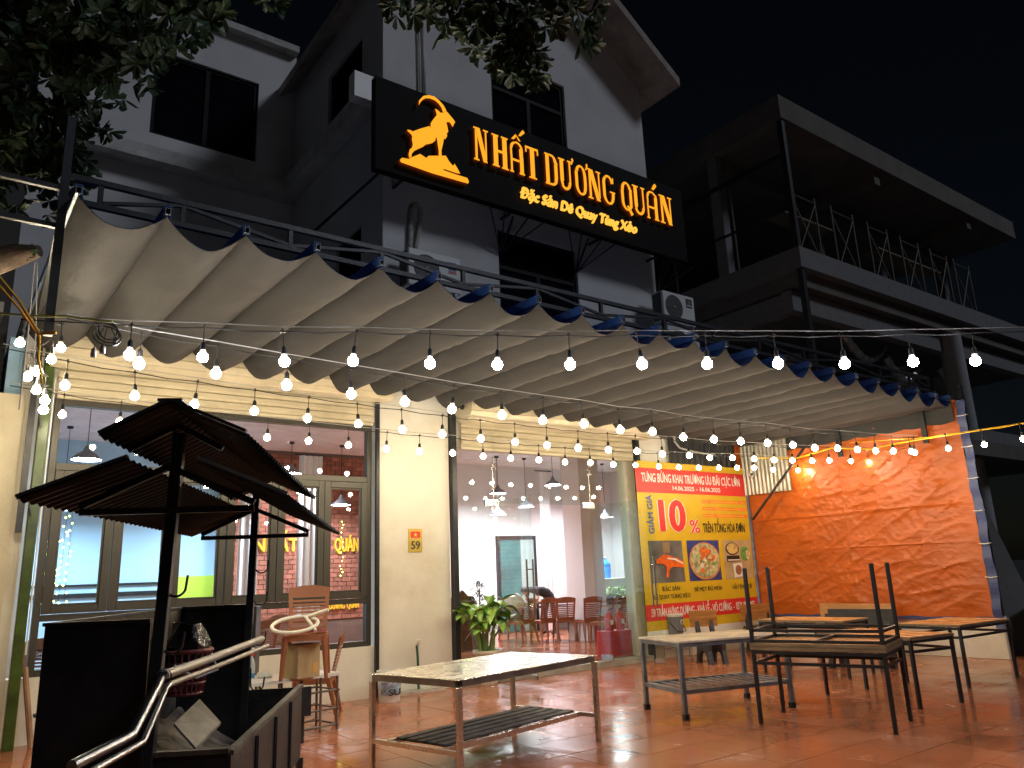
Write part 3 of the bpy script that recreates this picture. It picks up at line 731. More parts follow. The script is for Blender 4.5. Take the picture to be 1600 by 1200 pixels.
for ch, pa, pb, acc in LW:
    pyc = 230 + (pa - 740) * .345
    xa, xb = hy(pa, pyc, SY - .08).x, hy(pb, pyc, SY - .08).x
    slab_letter(GL[ch] + acc, xa, xb - xa - .02, 8.05, .60, 'letter')
lettering('Đặc Sản Dê Quay Tùng Xẻo', hy(812, 310, SY).x, hy(994, 370, SY).x, 7.66, 7.86, SY - .03, emat('sign_cream_light', (1.0, .50, .06), 1.3), sg, bold=.028, shear=.25, ext=.018, name='tagline')
def zg(x, y): return (600 + x * .1875, 130 + y * .1875)
def sgn(pts, e):
    q = []
    for a, b in pts:
        p = hy(*zg(a, b), SY - .09); q.append((p.x, p.z))
    return q
goat = [(192, 388), (215, 390), (240, 402), (300, 380), (378, 358), (388, 372), (388, 340), (398, 318), (420, 290), (440, 265), (425, 212), (447, 224), (470, 246), (492, 246), (522, 236), (548, 266), (580, 305), (592, 325), (580, 345), (573, 366), (560, 345), (545, 325), (518, 325), (530, 370), (535, 405), (522, 420), (526, 440), (510, 468), (500, 460), (490, 510), (478, 560), (480, 604), (456, 604), (455, 560), (447, 510), (443, 478), (435, 445), (425, 480), (400, 500), (345, 512), (325, 530), (290, 545), (250, 565), (230, 590), (228, 616), (208, 622), (205, 590), (215, 550), (232, 540), (240, 510), (232, 470), (235, 440), (215, 415), (198, 402)]
hornp = [(290, 184), (290, 150), (302, 132), (330, 106), (372, 100), (420, 112), (460, 145), (497, 187), (521, 234), (491, 244), (478, 205), (455, 172), (425, 146), (385, 128), (345, 126), (320, 140), (302, 160)]
rock = [(130, 640), (150, 622), (205, 632), (230, 618), (300, 590), (350, 624), (372, 606), (514, 605), (540, 650), (575, 692), (586, 672), (612, 712), (634, 756), (600, 750), (500, 716), (490, 724), (600, 762), (692, 790), (706, 818), (700, 838), (400, 752), (140, 660)]
gm = MB()
for pl in (goat, hornp, rock):
    EPS[0] += 1; gm.prism(sgn(pl, 0), 'y', SY - .085 - (EPS[0] % 9) * .0012, SY - .03, 0, 1)
gm.build('goat_emblem', [gold, goldside], sg)

# ------------------------------------------------------------------ air conditioners
def ac(px, z0, wd, hh, y, label, name='', fan=.20, stk=None):
    t = thing('air_conditioner', label, 'air conditioner', (px, y, z0), 'outdoor air conditioning units')
    box((px, y, z0), (px + wd, y + .3, z0 + hh)).build('casing', acw, t, bevel=.012)
    fx, fz = px + wd * .34, z0 + hh * .52
    MB().lathe((fx, y, fz), [(.001, -.004), (fan, -.004), (fan + .012, .002)], 28, axis='y').build('fan_opening', dkgrille, t, fix=False)
    gr = MB()
    for k in range(1, 7):
        r_ = fan * k / 6.3; gr.tube([(fx + r_ * cos(a * pi / 12), y - .012, fz + r_ * sin(a * pi / 12)) for a in range(25)], .0025, 4, caps=False)
    for a in range(8): gr.bar((fx, y - .012, fz), (fx + fan * cos(a * pi / 4), y - .012, fz + fan * sin(a * pi / 4)), .004)
    gr.lathe((fx, y - .018, fz), [(.001, 0), (.028, 0), (.028, .01)], 12, axis='y')
    gr.build('fan_guard', mat('guard_grey', (.20, .21, .19), .5), t)
    for a_, b_ in (((px + .05, y, z0 - .05), (px + .10, Y0, z0 - .003)), ((px + wd - .12, y, z0 - .05), (px + wd - .07, Y0, z0 - .003))): box(a_, b_).build('bracket', galv, t)
    box((px - .003, y + .05, z0 + .03), (px - .001, y + .27, z0 + hh - .03)).build('side_vent', dkgrille, t)
    sx = px + wd * .78
    if stk == 'blue':
        box((sx - .02, y - .004, z0 + hh * .62), (sx + .12, y - .001, z0 + hh * .84)).build('sticker', mat('sticker_blue', (.03, .06, .35), .5), t)
        MB().prism([(sx + .02, z0 + hh * .70), (sx + .08, z0 + hh * .70), (sx + .05, z0 + hh * .80)], 'y', y - .006, y - .0045).build('emblem', pw, t)
        box((sx - .02, y - .004, z0 + hh * .52), (sx + .12, y - .001, z0 + hh * .60)).build('sticker', mat('sticker_red', (.5, .12, .12), .5), t)
    elif stk:
        box((sx - .05, y - .004, z0 + hh * .60), (sx + .13, y - .001, z0 + hh * .90)).build('sticker', ink, t)
        MB().tube([(sx + .04 + .03 * cos(a * pi / 6), y - .006, z0 + hh * .78 + .03 * sin(a * pi / 6)) for a in range(13)], .006, 4).build('emblem', pw, t)
        box((sx - .03, y - .006, z0 + hh * .66), (sx + .11, y - .0045, z0 + hh * .69)).build('emblem', pw, t)
ac(5.22, 5.78, .93, .60, 9.48, 'outdoor air conditioner with a blue sticker on the wall left of the middle window', fan=.22, stk='blue')
ac(10.72, 6.12, .90, .62, 9.42, 'upper air conditioner with a black label at the right house corner', fan=.24, stk='black')
ac(10.78, 5.42, .90, .62, 9.42, 'lower air conditioner half hidden behind the canopy at the right house corner', fan=.24, stk=None)

# ------------------------------------------------------------------ banner
BY = 9.60
bn = thing('promotion_banner', 'yellow and red grand opening banner with three food pictures right of the doorway', 'banner', (11.3, BY, .4))
def bx(px, py=850): return hy(px, py, BY).x
bx0, bx1, bz0, bz1 = 9.78, 12.82, .38, 3.40
yb_ = mat('banner_yellow', (.66, .43, .018), .45, var=.05, bump=.25, bscale=2.5)
def nb(x0, x1, z0, z1, y=0, m=0, n=20): return MB().grid(lambda u, v: (x0 + (x1 - x0) * u, BY - y + .006 * sin((x0 + (x1 - x0) * u) * 7 + (z0 + (z1 - z0) * v) * 4), z0 + (z1 - z0) * v), n, n, m)
def bwarp(x, z): return BY + .006 * sin(x * 7 + z * 4)
sh = nb(bx0, bx1, bz0, bz1, 0); sh.grid(lambda u, v: (bx0 + (bx1 - bx0) * u, bwarp(bx0 + (bx1 - bx0) * u, bz0 + (bz1 - bz0) * v) + .005, bz0 + (bz1 - bz0) * v), 20, 20)
sh.build('sheet', yb_, bn, smooth=True, fix=False)
def band(x0, x1, z0, z1, m, name='print_panel', k=1, label=None):
    o = nb(x0, x1, z0, z1, .003 * k, 0, 12).build(name, m, bn, smooth=True, fix=False)
    if label: o['label'] = label
    return o
def L(s, x0, x1, z0, z1, m, bold=.02, k=2, rot=0, **kw):
    o = lettering(s, x0, x1, z0, z1, BY - .004 * k, m, bn, bold=bold, ext=.0008, rot=rot, **kw)
    if o:
        off = wloc(bn)
        for v in o.data.vertices:
            v.co.y += .006 * sin((v.co.x + off.x) * 7 + (v.co.z + off.z) * 4)
    return o
band(bx0, bx1, 2.84, 3.28, red)
band(bx0, bx1, bz0, .50, pw); band(bx0, bx1, .66, .93, red)
L('TƯNG BỪNG KHAI TRƯƠNG ƯU ĐÃI CỰC LỚN', 9.92, 12.66, 3.03, 3.19, pw, .020)
L('14.06.2025 - 16.06.2025', 10.70, 12.05, 2.90, 2.98, pw, .02)
L('10', 10.26, 11.00, 2.12, 2.76, pw, .075); L('10', 10.28, 10.98, 2.14, 2.74, red, .045, 3)
L('%', 11.05, 11.36, 2.12, 2.38, pw, .05); L('%', 11.06, 11.35, 2.13, 2.37, red, .02, 3)
pblue = mat('print_blue', (.03, .10, .35), .5)
L('GIẢM GIÁ', 10.00, 10.14, 2.12, 2.80, pblue, .03, 2, rot=1)
L('TRÊN TỔNG HÓA ĐƠN', 11.44, 12.66, 2.14, 2.31, ink, .020)
for z in (2.42, 2.55, 2.68): band(11.48, 12.80, z, z + .065, mat('print_orange', (.80, .22, .04), .5))
for z in (2.445, 2.575, 2.705):
    q = MB(); x = 11.52
    while x < 12.72: q.box((x, BY - .0085, z), (x + .03, BY - .0075, z + .012)); x += .045
    stuff(q.build('small_print', yel, bn))
L('ĐẶC SẢN', 10.22, 10.66, 1.14, 1.21, ink, .008); L('DÊ QUAY TÙNG XẺO', 9.98, 10.92, 1.01, 1.08, ink, .008)
L('DÊ MẸT ĐỦ MÓN', 11.05, 11.80, 1.10, 1.17, ink, .008); L('LẨU THỊT DÊ', 12.12, 12.68, 1.10, 1.17, ink, .008)
L('59 TRẦN HƯNG DƯƠNG - KHẢ LỄ - VÕ CƯỜNG  -  0336 089 387', 9.90, 12.70, .725, .86, pw, .018)
# food pictures: printed panels
def fxz(x, z):
    z = 1.28 + (z - 1.22) * 1.16
    if x < 11: x = 9.96 + (x - 9.97) * .916
    elif x < 12.05: x = 10.95 + (x - 11.10) * 1.047
    else: x = 11.95 + (x - 12.12) * 1.30
    return (x, z)
def fband(x0, x1, z0, z1, m, name, k=1):
    (a, b), (c, d_) = fxz(x0 + 1e-6, z0), fxz(x1 - 1e-6, z1); return band(a, c, b, d_, m, name, k)
dk = mat('photo_dark', (.12, .12, .12), .4, var=.7, scale=3); roast = mat('photo_roast', (.75, .13, .02), .4, var=.35, scale=9)
fband(9.97, 10.92, 1.22, 1.84, dk, 'picture')
fband(10.35, 10.55, 1.66, 1.82, mat('photo_brown', (.25, .18, .10), .4), 'picture_detail', 2)
def blob(poly, m, k=3): return MB().prism([fxz(*p_) for p_ in poly], 'y', BY - .004 * k - .006, BY - .002 * k - .004).build('picture_detail', m, bn)
blob([(10.15, 1.56), (10.38, 1.64), (10.72, 1.58), (10.90, 1.52), (10.90, 1.43), (10.60, 1.45), (10.50, 1.42), (10.44, 1.30), (10.38, 1.29), (10.42, 1.45), (10.30, 1.50), (10.15, 1.50)], roast)
blob([(10.45, 1.585), (10.68, 1.57), (10.88, 1.50), (10.88, 1.48), (10.66, 1.545), (10.45, 1.565)], pw, 4)
fband(11.10, 11.95, 1.22, 1.84, mat('photo_navy', (.03, .05, .22), .4, var=.4), 'picture')
def disc(cx, cz, rx, rz, n=20): return [(cx + rx * cos(2 * pi * k / n), cz + rz * sin(2 * pi * k / n)) for k in range(n)]
blob(disc(11.53, 1.52, .41, .29), mat('photo_basket', (.55, .25, .10), .5, var=.2))
blob(disc(11.53, 1.53, .37, .26), mat('photo_salad', (.42, .40, .22), .5, var=.6, scale=14), 4)
rs = random.Random(3)
for c, nm in (((.75, .16, .03), 'carrot'), ((.70, .60, .50), 'slices'), ((.15, .35, .08), 'greens'), ((.35, .14, .08), 'meat'), ((.65, .55, .30), 'sprouts')):
    mm = mat('photo_' + nm, c, .5, var=.4, scale=20); q = MB()
    for k in range(14):
        a = rs.uniform(0, 2 * pi); r_ = rs.uniform(0, .8); q.prism([fxz(*p_) for p_ in disc(11.53 + .33 * r_ * cos(a), 1.53 + .23 * r_ * sin(a), rs.uniform(.02, .06), rs.uniform(.015, .04), 7)], 'y', BY - .024 - rs.uniform(0, .004), BY - .018)
    stuff(q.build('picture_detail', mm, bn))
blob(disc(11.50, 1.66, .10, .08), MATS['photo_carrot'], 6)
fband(12.12, 12.76, 1.22, 1.84, mat('photo_tabletop', (.50, .36, .18), .4, var=.2), 'picture')
blob(disc(12.32, 1.70, .15, .10), ink); blob(disc(12.32, 1.705, .13, .085), mat('photo_broth', (.60, .42, .15), .5, var=.4, scale=15), 4)
blob([(12.18, 1.50), (12.46, 1.50), (12.46, 1.59), (12.18, 1.59)], ink, 4); blob([(12.19, 1.51), (12.45, 1.51), (12.45, 1.53), (12.19, 1.53)], pw, 5)
blob(disc(12.60, 1.62, .10, .12, 12), MATS['photo_greens']); blob(disc(12.66, 1.60, .05, .08, 10), MATS['photo_sprouts'], 4)
blob([(12.32, 1.24), (12.52, 1.26), (12.50, 1.47), (12.30, 1.46)], pw); blob(disc(12.41, 1.36, .07, .08, 12), MATS['photo_meat'], 4)
MB().box((12.86, BY - .02, .30), (12.90, BY + .02, 3.45)).build('pole', galv, bn)
MB().box((bx0, BY + .03, 3.36), (12.86, BY + .06, 3.40)).build('rail', galv, bn)

# ------------------------------------------------------------------ side wall, tarpaulin, sheets
lw = thing('low_side_wall', 'low stained white wall below the orange tarpaulin', 'wall', (13.05, 7.5, 0))
box((12.99, 5.38, 0), (13.14, Y0, .62)).build('wall_body', stained, lw, bevel=.01)
lw2 = thing('low_back_wall', 'low white wall below the yellow banner', 'wall', (12, Y0, 0))
box((11.143, Y0 - .1, 0), (12.985, Y0 + .1, .55)).build('wall_body', stained, lw2)
tarp = thing('orange_tarpaulin', 'large creased orange tarpaulin with a blue hem closing the right side of the patio', 'tarpaulin', (12.96, 7.5, .6))
def tw(u, v, dx=0):
    y = 5.47 + (9.85 - 5.47) * u; zt = 3.97 + .10 * u; z = .60 + (zt - .60) * v
    def rdg(a, b, c_): return (1 - abs(NZ.noise(Vector((a, b, c_)))) * 2.6) ** 3
    q = y * .8 - z * .6; q2 = y * .5 + z * .9
    n_ = NZ.noise(Vector((y * .8, z * .9, 3.))) * .05 + .022 * rdg(q * .9, q2 * 3.2, 9.) + .014 * rdg(y * 1.6, z * 5.5 + y, 19.) + .009 * rdg(q2 * 2.2, q * 9., 29.) + .006 * rdg(y * 9, z * 13., 39.)
    fold = .02 * math.exp(-((z - 2.35) / .02) ** 2) + .016 * math.exp(-((z - 1.75) / .015) ** 2) + .012 * math.exp(-((y - 7.6) / .015) ** 2)
    edge = min(1, min(u, 1 - u) * 14, min(v, 1 - v) * 16)
    return (12.93 - n_ * edge - fold * edge + dx, y, z)
tm_ = MB().grid(lambda u, v: tw(u, v), 150, 130).grid(lambda u, v: tw(u, v, .006), 30, 30); tm_.build('sheet', tarpm, tarp, smooth=True, fix=False)
hm = MB()
hm.grid(lambda u, v: (12.93 + .01 * sin(v * 60), 5.47 - .13 * u + .012 * sin(v * 23), .45 + 3.5 * v), 3, 60).grid(lambda u, v: (12.94 + .01 * sin(v * 60), 5.47 - .13 * u + .012 * sin(v * 23), .45 + 3.5 * v), 3, 60)
hm.build('blue_hem', tarpb, tarp, smooth=True, fix=False)
for z in (1.2, 1.7, 2.2, 2.7, 3.2, 3.7): MB().tube([(12.915, 5.49, z), (12.91, 5.40, z - .01), (12.93, 5.33, z), (12.97, 5.34, z)], .008, 6).build('tie', whitep, tarp)
MB().grid(lambda u, v: (12.92, 5.45 + 4.4 * u, .565 + .045 * v + .008 * sin(u * 50)), 60, 1).build('bottom_hem', tarpb, tarp, fix=False)
t = thing('tarp_frame', 'black steel posts holding up the orange tarpaulin', 'frame', (12.98, 6.5, 0))
for y in (5.40, 9.2): box((12.99, y - .03, .62), (13.05, y + .03, 4.2)).build('post', black, t)
for px_, y in ((1310, 0), (1446, 0)):
    p = hx(px_, 680, 12.84); box((12.80, p.y - .04, 3.33), (12.84, p.y + .04, 3.98)).build('hanger', black, t)
def corrug(m, o, du, dv, lu, lv, amp, per, th=.004):
    # sheet: origin o, width dir du (corrugations repeat), length dir dv
    o = Vector(o); du = Vector(du).normalized(); dv = Vector(dv).normalized(); nn = du.cross(dv).normalized(); n = int(lu / per * 6)
    for s in (0, th):
        m.grid(lambda u, v: tuple(o + du * (lu * u) + dv * (lv * v) + nn * (amp * sin(u * lu / per * 2 * pi) + s)), n, 2)
    return m
m = corrug(MB(), (12.82, 8.55, 2.86), (0, 1, 0), (0, 0, 1), 1.05, 1.15, .012, .09)
tag(m.build('corrugated_panel', corrm, fix=False), 'pale corrugated metal panel hanging in the corner between banner and tarpaulin', 'metal sheet')
m = corrug(MB(), (10.98, 9.86, 3.0), (1, 0, 0), (0, 0, 1), 1.95, 1.45, .02, .16)
tag(m.build('dark_sheet_wall', corrd, fix=False), 'dark sheet metal wall above the yellow banner', 'metal sheet')
pp = thing('drain_pipe', 'thin pale pipe bending along the dark wall above the banner', 'pipe', (11.2, 9.7, 3.6))
MB().tube([hy(1053, 660, 9.7), hy(1054, 690, 9.7), hy(1062, 700, 9.7), hy(1085, 706, 9.7), hy(1120, 712, 9.7)], .018, 8).build('pipe', cablew, pp, smooth=True)
p0, p1 = hx(1272, 678, 12.5), hx(1176, 812, 12.5)
tag(MB().bar(p0, p1, .035).build('diagonal_brace', black), 'thin black diagonal brace in front of the orange tarpaulin', 'brace')
# security camera
p = hx(1175, 742, 12.7); t = thing('security_camera', 'small white security camera at the banner top right corner', 'camera', p)
MB().tube([p + Vector((.02, .05, 0)), p + Vector((-.14, -.10, -.01))], .042, 14).build('housing', whitep, t, smooth=True)
MB().tube([p + Vector((-.14, -.10, -.01)), p + Vector((-.15, -.11, -.01))], .030, 14).build('lens', ink, t)
MB().tube([p, p + Vector((.1, .15, .05))], .012, 8).build('bracket', whitep, t)

# ------------------------------------------------------------------ tables
def frame_table(cx_, cy_, a, Lx, Ly, h, label, topm, edgem, legm, legw=.045, cat='table', inv=False, z0=0., thick=.035, grp=None, name='table', shelf=None, rail=.12, marb=False):
    t = thing(name, label, cat, (0, 0, 0), grp)
    sgnz = -1 if inv else 1
    def Z(z): return (h - z) if inv else z
    top = MB().box((-Lx / 2, -Ly / 2, min(Z(h - thick), Z(h))), (Lx / 2, Ly / 2, max(Z(h - thick), Z(h))))
    me = top.mesh('table_top', [topm, edgem], bevel=.003)
    for p in me.polygons: p.material_index = 0 if abs(p.normal.z) > .8 else 1
    o = bpy.data.objects.new('table_top', me); C.objects.link(o); o.parent = t
    lx, ly = Lx / 2 - .025, Ly / 2 - .025
    for sx in (-1, 1):
        for sy in (-1, 1):
            za, zb = sorted((Z(0), Z(h - thick - .002)))
            MB().box((sx * lx - legw / 2, sy * ly - legw / 2, za), (sx * lx + legw / 2, sy * ly + legw / 2, zb)).build('leg', legm, t, bevel=.003)
    rz = h - thick - rail
    ap = MB(); e = .028
    for zz in (h - thick - .02, rz):
        for sy in (-1, 1): ap.box((-lx + legw / 2, sy * ly - e / 2, Z(zz) - e / 2), (lx - legw / 2, sy * ly + e / 2, Z(zz) + e / 2))
        for sx in (-1, 1): ap.box((sx * lx - e / 2, -ly + legw / 2, Z(zz) - e / 2), (sx * lx + e / 2, ly - legw / 2, Z(zz) + e / 2))
    ap.box((-e / 2, -ly + e / 2, Z(h - thick - .02) - e / 2), (e / 2, ly - e / 2, Z(h - thick - .02) + e / 2))
    ap.build('apron', legm, t)
    t.location = (cx_, cy_, z0); t.rotation_euler = (0, 0, a)
    return t
G1 = 'wooden topped tables with black steel legs'
frame_table(7.189, 4.644, -1.27, 1.26, .74, .72, 'upright table carrying another table upside down on its top', wood, woodedge, black, .036, grp=G1, thick=.032)
frame_table(7.189, 4.644, -1.27, 1.26, .74, .76, 'table turned upside down on another, its four legs pointing up', wood, woodedge, black, .036, inv=True, z0=.723, grp=G1, thick=.032)
frame_table(8.805, 4.948, -1.762, 1.27, .70, .71, 'bare wooden table right behind the stacked tables', wood, woodedge, black, .036, grp=G1, thick=.03)
frame_table(10.619, 4.997, -1.609, .80, 1.26, .718, 'wooden table farthest right beside the tarpaulin hem', wood, woodedge, black, .036, grp=G1, thick=.028)
frame_table(10.2, 6.75, -1.5, 1.3, .72, .74, 'wooden table in the back behind the inverted table legs', wood, woodedge, black, .036, grp=G1, thick=.03)
# steel centre table
def steel_table():
    cx_, cy_, a, Lx, Ly, h = 4.10, 6.02, .235, 1.86, 1.06, .745
    t = thing('steel_prep_table', 'stainless steel prep table with a grate shelf in the centre foreground', 'table')
    MB().box((-Lx / 2, -Ly / 2, h - .008), (Lx / 2, Ly / 2, h)).build('table_top', steel, t, bevel=.002)
    fm = MB(); e = .042; lx, ly = Lx / 2 - e / 2, Ly / 2 - e / 2
    for sy in (-1, 1): fm.box((-lx + e / 2, sy * ly - e / 2, h - .055), (lx - e / 2, sy * ly + e / 2, h - .0085))
    for sx in (-1, 1): fm.box((sx * lx - e / 2, -ly + e / 2, h - .055), (sx * lx + e / 2, ly - e / 2, h - .0085))
    fm.build('frame', galvd, t)
    for sx in (-1, 1):
        for sy in (-1, 1): MB().box((sx * lx - e / 2, sy * ly - e / 2, 0), (sx * lx + e / 2, sy * ly + e / 2, h - .056)).build('leg', steel, t, bevel=.003)
    s2 = MB().box((-lx + e / 2, -.34, .20), (lx - e / 2, -.30, .24)).box((-lx + e / 2, .30, .20), (lx - e / 2, .34, .24))
    for sx in (-1, 1): s2.box((sx * lx - .015, -ly + e / 2, .20), (sx * lx + .015, ly - e / 2, .235))
    s2.build('shelf_frame', steel, t)
    gr = MB()
    for k in range(4): gr.box((-lx + .1 + k * .42, -.29, .225), (-lx + .14 + k * .42, .29, .24))
    gr.build('shelf_support', rustb, t)
    for k in range(5): MB().box((-lx + .06, -.29 + k * .12, .2405), (lx - .06, -.20 + k * .12, .256)).build('shelf_slat', soot, t, bevel=.002)
    t.location = (cx_, cy_, 0); t.rotation_euler = (0, 0, a)
galvd = mat('dull_steel_edge', (.30, .28, .25), .35, metal=.8, var=.3, scale=6)
steel_table()
def blue_table():
    cx_, cy_, a, Lx, Ly, h = 7.10, 5.98, -.274, 1.40, .84, .77
    t = thing('marble_top_table', 'marble topped table with galvanised legs and a slatted lower shelf', 'table')
    MB().box((-Lx / 2, -Ly / 2, h - .022), (Lx / 2, Ly / 2, h)).build('table_top', marble, t, bevel=.003)
    e = .045; lx, ly = Lx / 2 - .03, Ly / 2 - .03
    fm = MB()
    for sy in (-1, 1): fm.box((-lx + e / 2, sy * ly - .015, h - .062), (lx - e / 2, sy * ly + .015, h - .0225))
    for sx in (-1, 1): fm.box((sx * lx - .015, -ly + e / 2, h - .062), (sx * lx + .015, ly - e / 2, h - .0225))
    fm.build('frame', galv, t)
    for sx in (-1, 1):
        for sy in (-1, 1):
            lg = MB().box((sx * lx - e / 2, sy * ly - e / 2, .05), (sx * lx + e / 2, sy * ly + e / 2, h - .0225)).build('leg', galv, t, bevel=.003)
            MB().box((sx * lx - .028, sy * ly - .028, 0), (sx * lx + .028, sy * ly + .028, .06)).build('foot', black, lg)
    sf = MB(); z = .27
    for sy in (-1, 1): sf.box((-lx + e / 2, sy * ly - .02, z - .02), (lx - e / 2, sy * ly + .02, z + .02))
    for sx in (-1, 1): sf.box((sx * lx - .02, -ly + e / 2, z - .02), (sx * lx + .02, ly - e / 2, z + .02))
    sf.build('shelf_frame', galv, t)
    n = 11
    for k in range(n):
        x = -lx + .06 + (2 * lx - .12) * k / (n - 1); MB().box((x - .018, -ly + .021, z - .004), (x + .018, ly - .021, z + .012)).build('shelf_slat', galv, t)
    t.location = (cx_, cy_, 0); t.rotation_euler = (0, 0, a)
blue_table()

# ------------------------------------------------------------------ plastic chairs
def chair(label, m, loc, rz, grp, z=0, cat='chair'):
    t = thing('plastic_chair', label, cat, (0, 0, 0), grp)
    sh_, w_ = .43, .42
    # seat (slightly dished)
    st_ = MB().grid(lambda u, v: (-w_ / 2 + w_ * u, -.21 + .42 * v, sh_ - .015 * 16 * u * (1 - u) * v * (1 - v)), 8, 8)
    st_.grid(lambda u, v: (-w_ / 2 + w_ * u, -.21 + .42 * v, sh_ - .03 - .01 * 16 * u * (1 - u) * v * (1 - v)), 8, 8)
    for a, b in (((-w_ / 2, -.21), (w_ / 2, -.21)), ((w_ / 2, -.21), (w_ / 2, .21)), ((w_ / 2, .21), (-w_ / 2, .21)), ((-w_ / 2, .21), (-w_ / 2, -.21))):
        st_.add([(a[0], a[1], sh_ + .002), (b[0], b[1], sh_ + .002), (b[0] * 1.02, b[1] * 1.02, sh_ - .06), (a[0] * 1.02, a[1] * 1.02, sh_ - .06)], [(0, 1, 2, 3)])
    st_.build('seat', m, t, smooth=True)
    # back: curved, tilted, slotted
    bk_ = MB(); H = .47
    def bp(u, v, d=0):   # u -1..1, v 0..1
        ww = (.19 + .03 * v)
        top = .035 * (1 - u * u) * (1 if v > .97 else 0)
        return (u * ww, .20 + .11 * v + .03 * (1 - u * u) * v + d, sh_ - .02 + H * v + top)
    def strip(u0, u1, v0, v1, nu=6, nv=1):
        for d in (0, .014): bk_.grid(lambda a, b: bp(u0 + (u1 - u0) * a, v0 + (v1 - v0) * b, d), nu, nv)
        for vv in (v0, v1): bk_.grid(lambda a, b: bp(u0 + (u1 - u0) * a, vv, .014 * b), nu, 1)
    strip(-1, -.80, 0, 1, 2, 8); strip(.80, 1, 0, 1, 2, 8)
    strip(-.80, .80, .80, 1, 8, 2)
    for k in range(7): strip(-.80, .80, .20 + k * .083, .20 + k * .083 + .052)
    strip(-.8, .8, 0, .17)
    bk_.build('backrest', m, t, smooth=True)
    for sx in (-1, 1):
        for sy, yy in ((-1, -.19), (1, .19)):
            l = MB(); x = sx * (w_ / 2 - .02)
            a = Vector((x, yy, sh_ - .02)); b = Vector((x + sx * .03, yy + (.10 if sy > 0 else -.03), 0))
            l.tube([a, a.lerp(b, .5), b], [.036, .028, .020], 6)
            l.build('leg', m, t, smooth=True)
    t.location = (loc[0], loc[1], z); t.rotation_euler = (0, 0, rz)
    return t
IGR = 'brown chairs inside the restaurant'
for px, py, rz, lab in [(816, 1003, pi + .1, 'dark plastic chair inside, leftmost of those seen past the potted plant'),
                        (851, 1001, pi - .15, 'dark plastic chair inside, in front of the bending person'),
                        (883, 1000, pi - .5, 'dark plastic chair inside, just left of the white column foot'),
                        (943, 1006, pi + .6, 'dark plastic chair inside, left one of the pair by the red box'),
                        (966, 1002, pi + .2, 'dark plastic chair inside, right one of the pair behind the red box'),
                        (921, 1001, pi - .3, 'dark plastic chair inside, right of the white column beside the pink basket'),
                        (800, 1000, pi - .2, 'dark plastic chair inside, half hidden behind the potted plant leaves')]:
    p = hz(px, py, IZ); chair(lab, plastd, (p.x, p.y), rz, IGR, IZ)
for x, y, rz, lab in [(3.3, 12.0, pi, 'chair inside behind the lower glass, right of the stacked outdoor chair'),
                      (4.0, 12.1, pi + .3, 'chair inside behind the lower glass by the black window post'),
                      (2.55, 11.6, pi - .1, 'chair inside behind the black cabinet on the ledge'),
                      (1.15, 11.2, pi, 'reddish chair inside behind the leftmost lower glass'),
                      (1.75, 11.9, pi + .2, 'chair inside behind the tall barbecue side, left of centre'),
                      (5.0, 13.2, .3, 'chair inside below the gold letters QUÁN')]:
    chair(lab, plastd, (x, y), rz, IGR, IZ)
WG = 'wood topped tables inside the restaurant'
frame_table(3.6, 12.9, 0, 1.4, .75, .75, 'wooden dining table inside below the brick wall', wood, woodedge, black, .04, z0=IZ, grp=WG, name='dining_table')
frame_table(1.7, 12.6, 0, 1.3, .75, .75, 'wooden dining table inside behind the barbecue', wood, woodedge, black, .04, z0=IZ, grp=WG, name='dining_table')
p = hz(852, 985, IZ); frame_table(p.x + .3, p.y - .3, .0, 1.5, .75, .75, 'dining table inside between the dark chairs in the doorway', wood, woodedge, black, .05, z0=IZ, grp=WG, name='dining_table')
# long table with bunches of greens and things beneath
ta = hz(962, 985, IZ)
frame_table(ta.x + .4, ta.y + .4, .0, 2.6, .7, .78, 'long dark table inside covered with bunches of greens', woodbk, woodbk, black, .05, z0=IZ, name='vegetable_table')
rs = random.Random(5)
gm_ = MB()
for k in range(260):
    c = Vector((ta.x + .4 + rs.uniform(-1.25, 1.2), ta.y + .4 + rs.uniform(-.3, .3), IZ + .79 + rs.uniform(.02, .22)))
    for j in range(3):
        d = Vector((rs.gauss(0, 1), rs.gauss(0, 1), rs.gauss(0, .7))).normalized() * rs.uniform(.05, .11); e = Vector((rs.gauss(0, 1), rs.gauss(0, 1), rs.gauss(0, 1))).normalized() * .03
        gm_.add([c - d, c + e, c + d, c - e], [(0, 1, 2, 3)])
stuff(tag(gm_.build('greens', mat('salad_greens', (.30, .42, .20), .6, var=.5, scale=6, dark=(.6, .6, .52), dscale=4, damt=.8), fix=False), 'heap of leafy greens on the long dark table inside', 'vegetables'))
# counter and bottle
c0, c1 = hy(918, 900, 15.6), hy(985, 900, 15.6)
t = thing('counter', 'white counter inside at the back right of the doorway', 'counter', (c0.x, 15.4, IZ))
box((c0.x, 15.3, IZ), (c1.x, 15.9, 1.30)).build('body', inwall, t); box((c0.x - .05, 15.24, 1.303), (c1.x + .05, 15.95, 1.34)).build('worktop', whitep, t, bevel=.005)
b = hy(947, 897, 15.6)
t = thing('water_bottle', 'large blue water cooler bottle standing on the white counter', 'bottle', (b.x, 15.6, 1.342))
MB().lathe((b.x, 15.6, 1.342), [(.001, 0), (.13, .0), (.14, .03), (.132, .12), (.14, .14), (.14, .26), (.132, .28), (.14, .30), (.135, .38), (.06, .45), (.035, .47), (.035, .53), (.001, .53)], 20).build('shell', mat('bottle_blue', (.03, .22, .72), .2, var=.1), t, smooth=True)
MB().lathe((b.x, 15.6, 1.872), [(.04, 0), (.04, .03), (.001, .03)], 12).build('cap', whitep, t)
